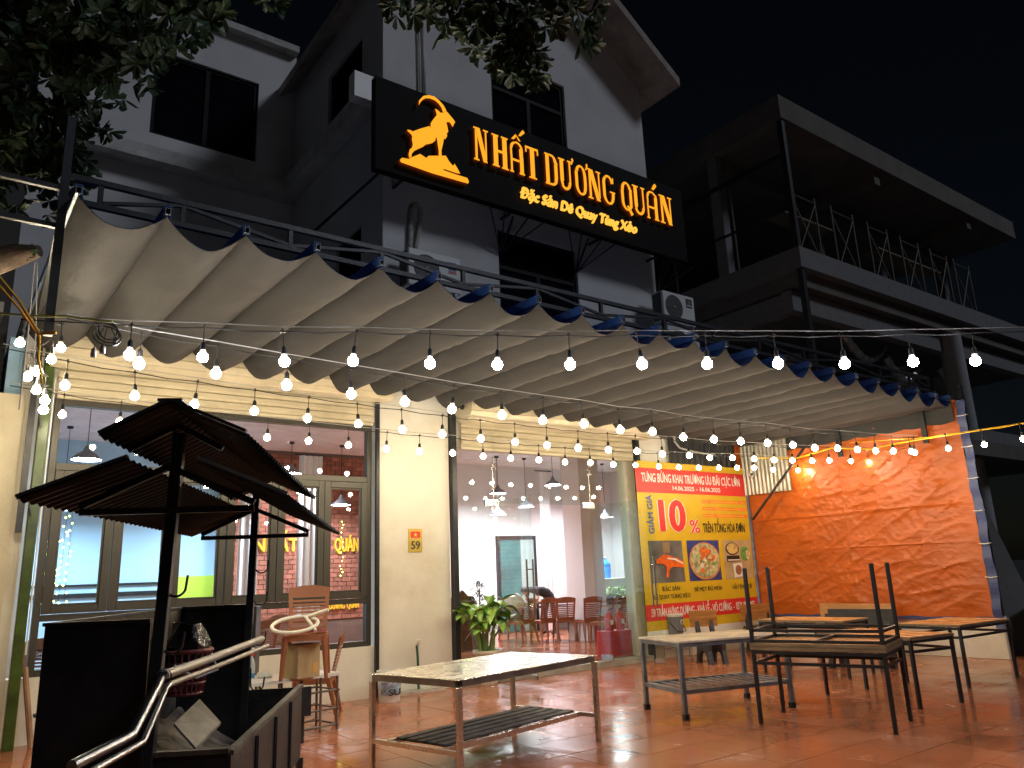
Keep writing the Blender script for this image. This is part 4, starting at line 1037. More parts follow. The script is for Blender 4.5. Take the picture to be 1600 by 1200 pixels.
for px_, cc, nm, lab in ((933, (.25, .12, .06), 'bowl', 'small brown bowl left of the blue bottle'), (981, (.6, .2, .15), 'cup', 'red cup at the right end of the counter')):
    q = hy(px_, 897, 15.5); tag(MB().lathe((q.x, 15.5, 1.342), [(.001, 0), (.05, 0), (.09, .08), (.08, .08), (.045, .01)], 14).build(nm, mat('c_' + nm, cc, .4), smooth=True), lab, nm)
# red extinguisher box
q = hz(972, 1026, IZ)
t = thing('fire_extinguisher_stand', 'red metal box holding small fire extinguishers behind the glass', 'extinguisher stand', (q.x + .15, q.y, IZ))
rx, ry = q.x + .2, q.y + .2
rbm = mat('red_enamel', (.55, .02, .025), .35, var=.1)
MB().box((rx - .42, ry - .17, IZ), (rx + .42, ry + .17, IZ + .42)).build('box', rbm, t, bevel=.01)
for k in range(3):
    x = rx - .26 + k * .26
    e = MB().lathe((x, ry, IZ + .422), [(.001, 0), (.075, 0), (.075, .22), (.05, .28), (.02, .31), (.02, .34), (.001, .34)], 14).build('extinguisher', rbm, t, smooth=True)
    MB().box((x - .03, ry - .08, IZ + .52), (x + .03, ry - .074, IZ + .60)).build('label_plate', pw, e); MB().tube([(x, ry, IZ + .76), (x + .06, ry - .06, IZ + .80)], .012, 6).build('valve', ink, e)
# pink basket
q = hz(931, 999, IZ)
t = thing('laundry_basket', 'pink plastic basket standing beside the long dark table', 'basket', q)
MB().lathe((q.x, q.y, IZ), [(.001, 0), (.19, 0), (.24, .45), (.255, .46), (.25, .48), (.225, .46), (.18, .02)], 18).build('shell', mat('pink_plastic', (.62, .10, .22), .45), t, smooth=True)
MB().lathe((q.x, q.y, IZ + .46), [(.2, 0), (.15, .09), (.001, .12)], 12).build('contents', whitep, t, smooth=True)
# carved cabinet
q = hy(722, 960, 13.5)
t = thing('carved_cabinet', 'small carved dark wood cabinet inside, left of the doorway plant', 'cabinet', (q.x, 13.5, IZ))
dw = mat('carved_wood', (.10, .04, .025), .45, var=.4, scale=8)
MB().box((q.x - .3, 13.4, IZ), (q.x + .3, 13.8, IZ + .95)).build('body', dw, t, bevel=.01)
MB().prism([(q.x - .3, IZ + .953), (q.x + .3, IZ + .953), (q.x + .25, IZ + 1.03), (q.x + .12, IZ + 1.05), (q.x, IZ + 1.16), (q.x - .12, IZ + 1.05), (q.x - .25, IZ + 1.03)], 'y', 13.45, 13.52).build('crest', dw, t)
for dx, cc in ((-.15, (1, .05, .04)), (.15, (1, .1, .03))): MB().lathe((q.x + dx, 13.39, IZ + .62), [(.001, -.03), (.02, 0), (.001, .03)], 8).build('red_lamp', emat('altar_red', (1, .05, .03), 6), t)
# white bags on a chair
q = hy(808, 935, 13.0)
bg_ = MB().lathe((q.x, 13.1, .86), [(.001, 0), (.2, .0), (.24, .1), (.17, .22), (.05, .29), (.001, .28)], 10)
bg_.v = [(v[0] + .03 * sin(v[2] * 40 + v[1] * 20), v[1] + .03 * sin(v[0] * 37), v[2] + .015 * sin(v[0] * 30)) for v in bg_.v]
tag(bg_.build('white_bag', whitep, smooth=True), 'crumpled white bag on the table left of the bending person', 'bag')

# person bending over the table inside
def person():
    p = hy(840, 935, 15.0); ox, oy = p.x + .35, 15.0
    t = thing('person', 'person in black t-shirt bending over a table inside, beside the door handle', 'person', (ox, oy, IZ))
    J = {'pel': (0, 0, .90), 'sp': (-.22, 0, 1.04), 'ch': (-.42, 0, 1.10), 'nk': (-.60, 0, 1.08), 'hd': (-.72, -.02, 1.04), 'hd2': (-.80, -.02, 1.0),
         'hl': (.02, -.10, .88), 'kl': (.03, -.11, .48), 'al': (.08, -.12, .08), 'tl': (-.08, -.13, .04),
         'hr': (.02, .10, .88), 'kr': (-.05, .12, .48), 'ar': (.0, .13, .08), 'tr': (-.16, .14, .04),
         'sl': (-.48, -.18, 1.06), 'el': (-.52, -.22, .86), 'wl': (-.62, -.20, .72), 'sr': (-.48, .18, 1.06), 'er': (-.52, .22, .84), 'wr': (-.64, .18, .72)}
    for s, y in (('l', -1), ('r', 1)):
        w_ = Vector(J['w' + s]); pa = w_ + Vector((-.06, 0, -.05)); J['p' + s] = tuple(pa)
        for k in range(4): J['f%s%d' % (s, k)] = tuple(pa + Vector((-.035, (k - 1.5) * .022, -.03))); J['g%s%d' % (s, k)] = tuple(pa + Vector((-.05, (k - 1.5) * .024, -.075 + abs(k - 1.3) * .008)))
        J['t%s0' % s] = tuple(w_ + Vector((-.02, -y * .035, -.05))); J['t%s1' % s] = tuple(w_ + Vector((-.05, -y * .05, -.08)))
    E = [('pel', 'sp'), ('sp', 'ch'), ('ch', 'nk'), ('nk', 'hd'), ('hd', 'hd2'), ('pel', 'hl'), ('hl', 'kl'), ('kl', 'al'), ('al', 'tl'), ('pel', 'hr'), ('hr', 'kr'), ('kr', 'ar'), ('ar', 'tr'), ('ch', 'sl'), ('sl', 'el'), ('el', 'wl'), ('ch', 'sr'), ('sr', 'er'), ('er', 'wr')]
    for s in 'lr':
        E += [('w' + s, 'p' + s), ('w' + s, 't%s0' % s), ('t%s0' % s, 't%s1' % s)]
        for k in range(4): E += [('p' + s, 'f%s%d' % (s, k)), ('f%s%d' % (s, k), 'g%s%d' % (s, k))]
    Rr = dict(pel=.15, sp=.135, ch=.15, nk=.055, hd=.10, hd2=.085, hl=.09, hr=.09, kl=.06, kr=.06, al=.04, ar=.04, tl=.035, tr=.035, sl=.06, sr=.06, el=.042, er=.042, wl=.028, wr=.028, pl=.03, pr=.03)
    ks = list(J); me = bpy.data.meshes.new('body'); me.from_pydata([J[k] for k in ks], [(ks.index(a), ks.index(b)) for a, b in E], [])
    o = bpy.data.objects.new('body', me); C.objects.link(o)
    md = o.modifiers.new('s', 'SKIN'); sv = me.skin_vertices[0].data
    for i, k in enumerate(ks):
        r_ = Rr.get(k, .009); sv[i].radius = (r_, r_); sv[i].use_root = (k == 'pel')
    s2 = o.modifiers.new('u', 'SUBSURF'); s2.levels = 1; s2.render_levels = 1
    dg = bpy.context.evaluated_depsgraph_get(); m2 = bpy.data.meshes.new_from_object(o.evaluated_get(dg)); bpy.data.objects.remove(o)
    skin = mat('skin', (.42, .25, .17), .6); shirt = mat('black_shirt', (.012, .012, .014), .85); tro = mat('dark_trousers', (.03, .03, .04), .8); hair = mat('black_hair', (.01, .009, .008), .5)
    for mm in (skin, shirt, tro, hair): m2.materials.append(mm)
    for pl in m2.polygons:
        c = pl.center; pl.use_smooth = True
        arm = abs(c.y) > .15 and c.z < .90 and c.x < -.3
        if c.x < -.63 and c.z > .92: i = 3 if (c.z > 1.03 or c.x > -.70) else 0
        elif arm or (c.x < -.45 and c.z < .92): i = 0
        elif c.x < -.06 and c.z > .84: i = 1
        else: i = 2
        pl.material_index = i
    b_ = bpy.data.objects.new('body', m2); C.objects.link(b_); b_.parent = t
    # shirt hem and hair as own meshes
    h = MB().lathe((-.74, -.02, 1.07), [(.001, .075), (.06, .065), (.10, .03), (.108, -.01), (.10, -.04)], 14).v
    hm_ = MB().lathe((-.74, -.02, 1.07), [(.001, .075), (.06, .065), (.10, .03), (.108, -.01), (.10, -.04)], 14)
    me = hm_.mesh('hair', hair, True, fix=True); ho = bpy.data.objects.new('hair', me); C.objects.link(ho); ho.parent = t
    return t
person()

# ------------------------------------------------------------------ potted plant by the door
def leafmesh(m, base, d, ln, wd, droop, up, mi=0, nseg=6):
    base = Vector(base); d = Vector(d).normalized(); side = d.cross(Vector((0, 0, 1))).normalized(); pts = []
    for k in range(nseg + 1):
        s_ = k / nseg; wdt = wd * (sin(pi * min(1, s_ * .93 + .05)) ** .75) * (1.05 - .35 * s_) if k < nseg else .002
        c = base + d * (ln * s_ * cos(droop * s_ * .6)) + Vector((0, 0, 1)) * (up * ln * s_ - droop * ln * s_ * s_)
        pts.append((c - side * wdt + Vector((0, 0, wdt * .35)), c, c + side * wdt + Vector((0, 0, wdt * .35))))
    o = len(m.v)
    for a in pts: m.v += [tuple(q) for q in a]
    for k in range(nseg):
        for j in (0, 1):
            m.f.append((o + k * 3 + j, o + k * 3 + j + 1, o + k * 3 + j + 4, o + k * 3 + j + 3)); m.m.append(mi)
def varleaf():
    m = bpy.data.materials.new('variegated_leaf'); m.use_nodes = True; n = m.node_tree; b = n.nodes['Principled BSDF']; Lk = n.links.new
    b.inputs['Roughness'].default_value = .32
    uv = n.nodes.new('ShaderNodeUVMap'); uv.uv_map = 'UVMap'
    sx = n.nodes.new('ShaderNodeSeparateXYZ'); Lk(uv.outputs[0], sx.inputs[0])
    w_ = n.nodes.new('ShaderNodeTexWave'); w_.bands_direction = 'DIAGONAL'; w_.inputs['Scale'].default_value = 3.2; w_.inputs['Distortion'].default_value = 2.5; w_.inputs['Detail'].default_value = 3
    Lk(uv.outputs[0], w_.inputs['Vector'])
    ab = n.nodes.new('ShaderNodeMath'); ab.operation = 'MULTIPLY_ADD'; Lk(sx.outputs[0], ab.inputs[0]); ab.inputs[1].default_value = -1.15; ab.inputs[2].default_value = 1.05
    mu = n.nodes.new('ShaderNodeMath'); mu.operation = 'MULTIPLY'; Lk(w_.outputs['Fac'], mu.inputs[0]); Lk(ab.outputs[0], mu.inputs[1])
    mr = n.nodes.new('ShaderNodeMapRange'); mr.inputs[1].default_value = .05; mr.inputs[2].default_value = .38; Lk(mu.outputs[0], mr.inputs[0])
    mx = n.nodes.new('ShaderNodeMix'); mx.data_type = 'RGBA'; mx.inputs[6].default_value = (.07, .24, .035, 1); mx.inputs[7].default_value = (.55, .72, .16, 1)
    Lk(mr.outputs[0], mx.inputs[0]); Lk(mx.outputs[2], b.inputs['Base Color']); return m
vl = varleaf()
def potted():
    p = hz(757, 1068, 0); px_, py_ = p.x + .0, p.y - .1
    t = thing('potted_dieffenbachia', 'leafy green and cream variegated plant in a cream pot beside the doorway', 'potted plant', (px_, py_, 0))
    MB().lathe((px_, py_, 0), [(.001, .01), (.13, .0), (.14, .02), (.17, .38), (.2, .42), (.215, .43), (.215, .47), (.19, .47), (.17, .42), (.001, .42)], 24).build('pot', potm, t, smooth=True)
    MB().lathe((px_, py_, 0), [(.17, .38), (.08, .43), (.001, .425)], 12).build('soil', mat('soil', (.06, .04, .03), .9), t)
    r2 = random.Random(12); stems = MB(); n_ = 0
    for k in range(17):
        a = r2.uniform(0, 2 * pi); rr = r2.uniform(.02, .13); b0 = Vector((px_ + rr * cos(a), py_ + rr * sin(a), .43))
        h = r2.uniform(.28, .66); lean = Vector((cos(a), sin(a), 0)) * r2.uniform(.05, .24); tp_ = b0 + lean + Vector((0, 0, h))
        stems.tube([b0, b0 + lean * .4 + Vector((0, 0, h * .55)), tp_], [.017, .015, .011], 6)
        for j in range(r2.choice((4, 5, 5, 6))):
            aa = r2.uniform(0, 2 * pi); s0 = b0.lerp(tp_, r2.uniform(.6, 1)); d = Vector((cos(aa), sin(aa), 0))
            pet = s0 + d * r2.uniform(.06, .12) + Vector((0, 0, r2.uniform(.05, .13)))
            stems.tube([s0, pet], [.008, .005], 5)
            lm = MB(); ln = r2.uniform(.26, .38); leafmesh(lm, pet, d, ln, ln * .30, r2.uniform(.3, 1.0), r2.uniform(.15, .9))
            o = lm.build('leaf', vl, t, smooth=True, fix=False)
            me = o.data; uv = me.uv_layers.new(name='UVMap')
            for lp_ in me.loops:
                vi = lp_.vertex_index; row, col = divmod(vi, 3); uv.data[lp_.index].uv = (abs(col - 1), row / 6 * 1.6)
    stems.build('stems', mat('plant_stem', (.22, .34, .10), .5), t, smooth=True)
potted()
# small bushy plant inside
q = hy(748, 925, 12.4)
t = thing('indoor_plant', 'dark narrow leaved plant inside behind the potted dieffenbachia', 'plant', (q.x, 12.4, IZ))
r2 = random.Random(4); lm = MB()
for k in range(70):
    a = r2.uniform(0, 2 * pi); d = Vector((cos(a), sin(a), 0)); b0 = Vector((q.x + r2.gauss(0, .08), 12.4 + r2.gauss(0, .08), 1.0 + r2.uniform(0, .4)))
    leafmesh(lm, b0, d, r2.uniform(.12, .22), .018, .5, r2.uniform(.2, 1), nseg=3)
lm.build('foliage', mat('dark_leaf', (.03, .06, .03), .5), t, fix=False)
tube([(q.x, 12.4, .5), (q.x + .02, 12.4, 1.3)], .012).build('stem', bark, t)
MB().lathe((q.x, 12.4, IZ), [(.001, 0), (.12, 0), (.16, .4), (.001, .4)], 14).build('pot', dw, t)

# ------------------------------------------------------------------ bucket, pipe, broom, ledge and the things on it
q = hz(617, 1098)
t = thing('paint_bucket', 'used white paint bucket with torn blue print against the white pillar foot', 'bucket', q)
bq = MB().lathe((q.x, q.y + .15, 0), [(.001, 0), (.13, 0), (.135, .02), (.155, .34), (.165, .345), (.165, .38), (.155, .38), (.15, .35), (.128, .02), (.001, .02)], 24).build('shell', mat('bucket_white', (.66, .64, .58), .5, var=.2, scale=6, dark=(.35, .33, .3), dscale=7, damt=.6), t, smooth=True)
lb = MB()
for k in range(14):
    a0, a1 = pi + .35 + k * .14, pi + .35 + (k + 1) * .14; R_ = .152
    lb.add([(q.x + R_ * cos(a0), q.y + .15 + R_ * sin(a0), .10), (q.x + R_ * cos(a1), q.y + .15 + R_ * sin(a1), .10), (q.x + (R_ + .01) * cos(a1), q.y + .15 + (R_ + .01) * sin(a1), .25), (q.x + (R_ + .01) * cos(a0), q.y + .15 + (R_ + .01) * sin(a0), .25)], [(0, 1, 2, 3)])
lb.build('label_print', mat('bucket_print', (.25, .32, .42), .5, var=.8, scale=14, dark=(.7, .7, .68), dscale=9, damt=.9), bq, fix=False)
lo = lettering('SU', q.x - .10, q.x + .07, .09, .17, q.y - .026, ink, t, bold=.03, ext=.001)
MB().tube([(q.x - .16, q.y + .15, .34), (q.x - .1, q.y + .0, .25), (q.x + .1, q.y + .0, .25), (q.x + .16, q.y + .15, .34)], .004, 5).build('handle', galv, t)
t = thing('standpipe', 'short green water pipe with a tap standing against the pillar', 'pipe', (5.52, 9.8, 0))
g_ = mat('pipe_green', (.02, .10, .07), .4)
tube([(5.52, 9.82, 0), (5.51, 9.82, .45), (5.50, 9.83, .62)], .018).build('pipe', g_, t, smooth=True)
MB().tube([(5.50, 9.83, .62), (5.50, 9.78, .66), (5.47, 9.72, .64)], .016, 7).tube([(5.45, 9.79, .70), (5.55, 9.79, .69)], .010, 6).build('tap', steel, t)
tag(MB().box((5.0, 9.75, .0), (5.9, 9.90, .05)).build('rubble_strip', mat('mortar_rubble', (.45, .42, .36), .9, var=.3, bump=.8)), 'thin mortar strip along the foot of the pillar', 'mortar strip')
q = hz(42, 1168)
t = thing('wooden_pole', 'brown wooden pole leaning beside the green post', 'pole', (q.x, q.y, 0))
tube([(q.x + .03, q.y - .05, 0), (q.x - .09, 9.84, .78)], .028).build('shaft', mat('pole_wood', (.30, .17, .09), .6, var=.3), t, smooth=True)
tube([(q.x + .02, q.y - .06, .30), (q.x + .12, q.y - .06, .33)], .02).build('peg', black, t)
# ledge
LZ = .575
pa, pb = hz(385, 1070, LZ), hz(533, 1050, LZ)
t = thing('marble_ledge', 'white slab bench on a metal rack left of the pillar under the chair', 'bench', (3.1, 8.4, 0))
ex_ = (pb - pa).normalized(); back = Vector((-ex_.y, ex_.x, 0)) * .5
m = MB(); pa2 = pa - ex_ * .3
c8 = [pa2, pb, pb + back, pa2 + back]
m.v = [(c.x, c.y, LZ - .03) for c in c8] + [(c.x, c.y, LZ) for c in c8]; m.f = [(0, 3, 2, 1), (4, 5, 6, 7), (0, 1, 5, 4), (1, 2, 6, 5), (2, 3, 7, 6), (3, 0, 4, 7)]; m.m = [0] * 6
m.build('slab', marble if False else mat('white_slab', (.68, .65, .58), .3, var=.06), t)
rk = MB()
for s_ in (.02, .22, .45, .7, .95, 1.2):
    for b_ in (.04, .44):
        p_ = pb - ex_ * s_ + back.normalized() * b_; rk.tube([(p_.x, p_.y, 0), (p_.x, p_.y, LZ - .031)], .014, 6)
for zz in (.06, .22, .40):
    for b_ in (.04, .44):
        p_ = pb + back.normalized() * b_; p2 = pb - ex_ * 1.2 + back.normalized() * b_; rk.tube([(p_.x, p_.y, zz), (p2.x, p2.y, zz)], .012, 6)
    for s_ in (.02, .45, .95):
        p_ = pb - ex_ * s_; p2 = p_ + back; rk.tube([(p_.x, p_.y, zz), (p2.x, p2.y, zz)], .010, 6)
rk.build('rack', mat('rack_brown', (.14, .10, .07), .6, var=.4), t)
def onledge(px, b_=.25):
    p_ = hz(px, 1060, LZ); p_ = p_ + back.normalized() * b_; return p_
OGR = 'brown plastic chairs outside'
q = onledge(490, .16)
chair('brown plastic chair standing on the white ledge with a hose coil on it', plast, (q.x, q.y), -.45, OGR, LZ)
q2 = q
cq = hz(507, 1118)
chair('brown plastic chair on the floor facing left in front of the ledge', plast, (cq.x - .1, cq.y + .08), -2.1, OGR, 0)
# hose coil on chair seat
pts = []
for a in range(26):
    A = a / 25 * 2 * pi * 1.08 + .4; pts.append((q2.x - .16 + .24 * cos(A), q2.y - .10 + .10 * sin(A), LZ + .53 + .07 * sin(A + .3)))
tag(MB().tube([(q2.x + .16, q2.y - .18, LZ + .66)] + pts[::-1][:24] + [(q2.x + .02, q2.y - .2, LZ + .46)], .019, 8).build('hose', mat('cream_hose', (.72, .68, .55), .4), smooth=True), 'loop of cream hose lying on the raised chair', 'hose')
rs = random.Random(2)
rg = MB().grid(lambda u, v: (q2.x - .10 + .30 * u, q2.y - .16 + .22 * v, LZ + .447 + .04 * abs(sin(u * 9 + v * 5)) * 16 * u * (1 - u) * v * (1 - v) + .02 * sin(v * 11) * u * (1 - u)), 16, 12)
tag(rg.build('cloth_heap', mat('maroon_cloth', (.16, .015, .035), .8, dark=(.02, .02, .02), dscale=4, damt=.9), smooth=True), 'crumpled maroon and black cloth on the raised chair seat', 'cloth')
q = onledge(487, .20)
t = thing('cardboard_box', 'small brown cardboard box under the raised chair', 'box', (q.x, q.y, LZ))
cb = mat('cardboard', (.42, .30, .15), .8, var=.08)
bxm = MB().box((-.14, -.12, 0), (.14, .12, .33)).build('carton', cb, None, bevel=.003); bxm.parent = t; bxm.rotation_euler = (0, 0, .3)
tpm = MB().box((.04, -.1235, .05), (.10, -.1215, .14)).build('label_sticker', mat('tape_orange', (.6, .33, .08), .5), None); tpm.parent = t; tpm.rotation_euler = (0, 0, .3)
q = onledge(404, .28)
t = thing('black_speaker_cabinet', 'tall narrow black cabinet standing at the left of the white ledge', 'cabinet', (q.x, q.y, LZ))
o = MB().box((-.11, -.14, .02), (.11, .14, .72)).build('cabinet_body', black, None, bevel=.008); o.parent = t; o.rotation_euler = (0, 0, -.5)
for dx, dy in ((-.08, -.1), (.08, -.1), (-.08, .1), (.08, .1)):
    o = MB().lathe((dx, dy, 0), [(.015, 0), (.015, .02)], 8).build('foot', ink, None); o.parent = t; o.rotation_euler = (0, 0, -.5)
q = onledge(396, .05)
t = thing('spray_bottle', 'clear spray bottle with a red and white trigger on the ledge', 'bottle', (q.x, q.y, LZ))
MB().lathe((q.x, q.y, LZ), [(.001, 0), (.035, 0), (.036, .02), (.036, .13), (.02, .19), (.014, .20), (.014, .22)], 14).build('bottle_body', mat('clear_plastic', (.45, .50, .52), .15), t, smooth=True)
MB().lathe((q.x, q.y, LZ), [(.034, .002), (.0365, .003), (.0365, .05), (.03, .05)], 14).build('liquid', mat('blue_liquid', (.05, .25, .5), .2), t)
MB().box((q.x - .02, q.y - .015, LZ + .22), (q.x + .02, q.y + .015, LZ + .25)).build('collar', red, t)
MB().box((q.x - .045, q.y - .012, LZ + .252), (q.x + .025, q.y + .012, LZ + .30)).build('nozzle', whitep, t, bevel=.006)
q = onledge(421, .1)
tag(MB().lathe((q.x, q.y, LZ), [(.001, 0), (.07, 0), (.08, .02), (.06, .045), (.03, .06), (.001, .06)], 14).build('small_bowl', mat('grey_ceramic', (.5, .5, .48), .4), smooth=True), 'small upturned grey bowl on the white ledge', 'bowl')
t = thing('black_crate', 'open black tray leaning beneath the white ledge beside the trough', 'tray', (2.9, 7.9, 0))
q = hd(440, 1090, 7.4)
MB().box((q.x - .25, q.y, .25), (q.x + .3, q.y + .03, .52)).box((q.x - .25, q.y + .03, .25), (q.x - .22, q.y + .3, .52)).build('panel', black, t)
MB().box((q.x - .25, q.y + .04, .0), (q.x - .2, q.y + .08, .25)).box((q.x + .2, q.y + .04, .0), (q.x + .25, q.y + .08, .25)).build('leg', black, t)

# grey bucket on wire stand by the banner, and wooden seats
q = hz(1062, 1024)
t = thing('grey_bin', 'grey lidded bucket with a handle on a wire stand in front of the banner', 'bucket', (q.x - .5, q.y - .45, 0))
gx_, gy_ = q.x - .55, q.y - .45; sc_ = .955
MB().lathe((gx_, gy_, .36), [(.001, 0), (.13, 0), (.155, .35), (.001, .35)], 22).build('shell', grey, t, smooth=True)
MB().lathe((gx_, gy_, .71), [(.16, 0), (.165, .03), (.15, .045), (.001, .045)], 22).build('lid', mat('bin_lid', (.55, .54, .50), .4), t, smooth=True)
MB().tube([(gx_ - .155, gy_ - .02, .62), (gx_ - .10, gy_ - .16, .47), (gx_ + .10, gy_ - .16, .47), (gx_ + .155, gy_ - .02, .62)], .009, 6).build('handle', ink, t)
MB().tube([(gx_ + .02 + .035 * cos(a), gy_ - .155, .62 + .035 * sin(a)) for a in [k * pi / 6 for k in range(11)]], .006, 5).build('emblem', pw, t)
ws_ = MB()
for sx in (-1, 1):
    for sy in (-1, 1): ws_.tube([(gx_ + sx * .15, gy_ + sy * .15, .34), (gx_ + sx * .15, gy_ + sy * .15, .06), (gx_ + sx * .19, gy_ + sy * .19, 0)], .008, 5)
for zz in (.34, .18):
    ws_.tube([(gx_ + .15 * a, gy_ + .15 * b, zz) for a, b in ((-1, -1), (1, -1), (1, 1), (-1, 1), (-1, -1))], .007, 5)
for k in range(6): ws_.tube([(gx_ - .13 + .05 * k, gy_ - .15, .342), (gx_ - .13 + .05 * k, gy_ + .15, .342)], .004, 4)
ws_.build('wire_stand', galv, t)
def bench(pc, ln, rz, label, backm, seatm, name='bench', cat='bench', h=.82):
    t = thing(name, label, cat, (0, 0, 0), 'wooden seats with curved black legs')
    MB().box((-ln / 2, .16, h - .26), (ln / 2, .195, h)).build('backrest', backm, t, bevel=.004)
    MB().box((-ln / 2, -.2, .42), (ln / 2, .16, .455)).build('seat', seatm, t, bevel=.004)
    for x in (-ln / 2 + .12, ln / 2 - .12):
        m = MB(); e = .035
        m.prism([(-.22, 0), (-.13, 0), (-.10, .14), (0, .20), (.12, .14), (.15, 0), (.24, 0), (.19, .2), (.17, .418), (-.2, .418), (-.17, .2)], 'x', x - e, x + e)
        m.prism([(.10, .418), (.16, .418), (.235, h - .05), (.197, h - .02)], 'x', x - e, x + e)
        m.build('leg', woodbk, t, bevel=.003)
    t.location = (pc[0], pc[1], 0); t.rotation_euler = (0, 0, rz)
bench((10.35, 8.75), .5, -.35, 'short wooden seat with an orange wood back before the banner', woodor, woodbk, 'wooden_chair', 'chair')
bench((12.35, 7.45), 1.35, -pi / 2 - .05, 'long bench with a pale orange wood back against the tarpaulin', mat('pale_wood', (.50, .26, .10), .4, var=.15, scale=3, stretch=(1, 1, 8)), woodor)
bench((11.0, 6.55), .98, -pi / 2 + .12, 'black wooden bench back with a round knot behind the stacked tables', woodbk, woodbk)
bench((12.3, 9.1), .8, -.1, 'dark wooden seat deep in the corner under the metal panel', woodor, woodbk)

# ------------------------------------------------------------------ barbecue pit with two sheet roofs
def barbecue():
    t = thing('roasting_pit', 'black steel roasting pit under two small corrugated roofs in the left foreground', 'barbecue', (.9, 4.6, 0))
    A = Vector((.42, 4.04, 0)); B = Vector((.79, 3.77, 0)); Cc = Vector((1.81, 5.65, 0)); Dd = Vector((1.43, 5.92, 0))
    ax = (Cc - B).normalized(); lat = Vector((ax.y, -ax.x, 0))      # lateral to the right
    E = B + lat * .36 - ax * .02; Fp = Cc + lat * .38
    def V(p, z): return (p.x, p.y, z)
    def panel(p, q, z0, z1, th=.012): return MB().bar(Vector(V(p, (z0 + z1) / 2)), Vector(V(q, (z0 + z1) / 2)), th, z1 - z0)
    zt = 1.365
    panel(A, B, .0, zt).build('front_panel', black, t)
    panel(A + lat * .0 + ax * .007, Dd, .25, zt).build('left_panel', soot, t)
    panel(Dd, Cc, .25, zt).build('back_panel', black, t)
    rim = MB().bar(Vector(V(A, zt + .008)), Vector(V(B, zt + .008)), .03, .015).bar(Vector(V(A, zt + .008)), Vector(V(Dd, zt + .008)), .03, .015).bar(Vector(V(Dd, zt + .008)), Vector(V(Cc, zt + .008)), .03, .015)
    rim.build('rim', rustb, t)
    panel(B + lat * .012, E, .34, .82).build('trough_front', black, t)
    wallm = panel(E, Fp, .36, .81); wallm.build('trough_side', rustb, t)
    for k in range(1, 4):
        p_ = E.lerp(Fp, k / 4) + lat * .012; MB().bar(Vector(V(p_, .37)), Vector(V(p_, .79)), .02, .014).build('rib', black, t)
    panel(Cc + lat * .02, Fp, .36, .81).build('trough_back', rustb, t)
    MB().bar(Vector(V(E, .82)), Vector(V(Fp, .82)), .035, .02).bar(Vector(V(B + lat * .02, .83)), Vector(V(E, .83)), .035, .02).build('trough_rim', soot, t)
    q4 = [A + ax * .01, E, Fp, Dd]
    m = MB(); m.v = [V(c, .36) for c in q4] + [V(c, .40) for c in q4]; m.f = [(0, 3, 2, 1), (4, 5, 6, 7), (0, 1, 5, 4), (1, 2, 6, 5), (2, 3, 7, 6), (3, 0, 4, 7)]; m.m = [0] * 6
    m.build('trough_floor', soot, t)
    # ash bed rising to the back left
    n_ = MB().grid(lambda u, v: tuple((A.lerp(B, .1 + .9 * u * 1.35)) * (1 - v) + (Dd.lerp(Cc, .1 + .9 * u * 1.5)) * v + Vector((0, 0, .42 + .30 * max(0, 1 - u * 1.3) + .05 * NZ.noise(Vector((u * 6, v * 9, 1)))))), 14, 24)
    n_.build('ash_bed', mat('ash', (.16, .13, .10), .9, var=.6, scale=9, bump=.6, dark=(.03, .03, .03), dscale=4, damt=.9), t, smooth=True)
    cs = [Vector(hd(272, 1130, 4.0)), Vector(hd(312, 1092, 4.7)), Vector(hd(345, 1128, 4.45)), Vector(hd(306, 1168, 3.95))]
    o = MB().add(cs + [c - Vector((0, 0, .015)) for c in cs], [(0, 1, 2, 3), (7, 6, 5, 4), (0, 4, 5, 1), (1, 5, 6, 2), (2, 6, 7, 3), (3, 7, 4, 0)])
    o.build('lit_side_patch', mat('lit_patch_pale', (.20, .165, .12), .6, var=.3, scale=10), t)  # added pale sheet imitating light reflected by the pit's inner side wall
    for p_ in (B, Cc, E, Fp): MB().bar(Vector(V(p_, 0)), Vector(V(p_, .36)), .04).build('leg', black, t)
    # posts
    H1 = 2.22
    f1 = B + Vector((.005, -.02, 0)); f2 = Cc + Vector((-.0, 0, 0))
    p1 = MB().bar(Vector(V(f1, .36)), Vector(V(f1 + lat * .06, 2.20)), .05, .05, up=ax); p1.build('post', black, t, bevel=.003)
    p2 = MB().bar(Vector(V(f2, .36)), Vector(V(f2 + lat * .03, 2.20)), .05, .05, up=ax); p2.build('post', black, t, bevel=.003)
    # trusses at each post
    for f_ in (f1, f2):
        b0 = f_ - ax * .035; b0 = b0 + lat * .03; ap_ = b0 + Vector((0, 0, 2.04))
        l_ = b0 - lat * .36 + Vector((0, 0, 1.845)); r_ = b0 + lat * .38 + Vector((0, 0, 1.845))
        MB().bar(l_, r_, .028, .028).build('tie_beam', black, t)
        MB().bar(l_ + Vector((0, 0, .025)), ap_, .028).build('rafter', black, t); MB().bar(r_ + Vector((0, 0, .025)), ap_, .028).build('rafter', black, t)
        u_ = b0 + Vector((0, 0, 2.23)) + lat * .03
        MB().bar(b0 - lat * .18 + Vector((0, 0, 2.12)), u_, .026).build('rafter', black, t); MB().bar(b0 + lat * .23 + Vector((0, 0, 2.12)), u_, .026).build('rafter', black, t)
    F0 = f1 + lat * .10 - ax * .33; Ln = (f2 - f1).length + .50
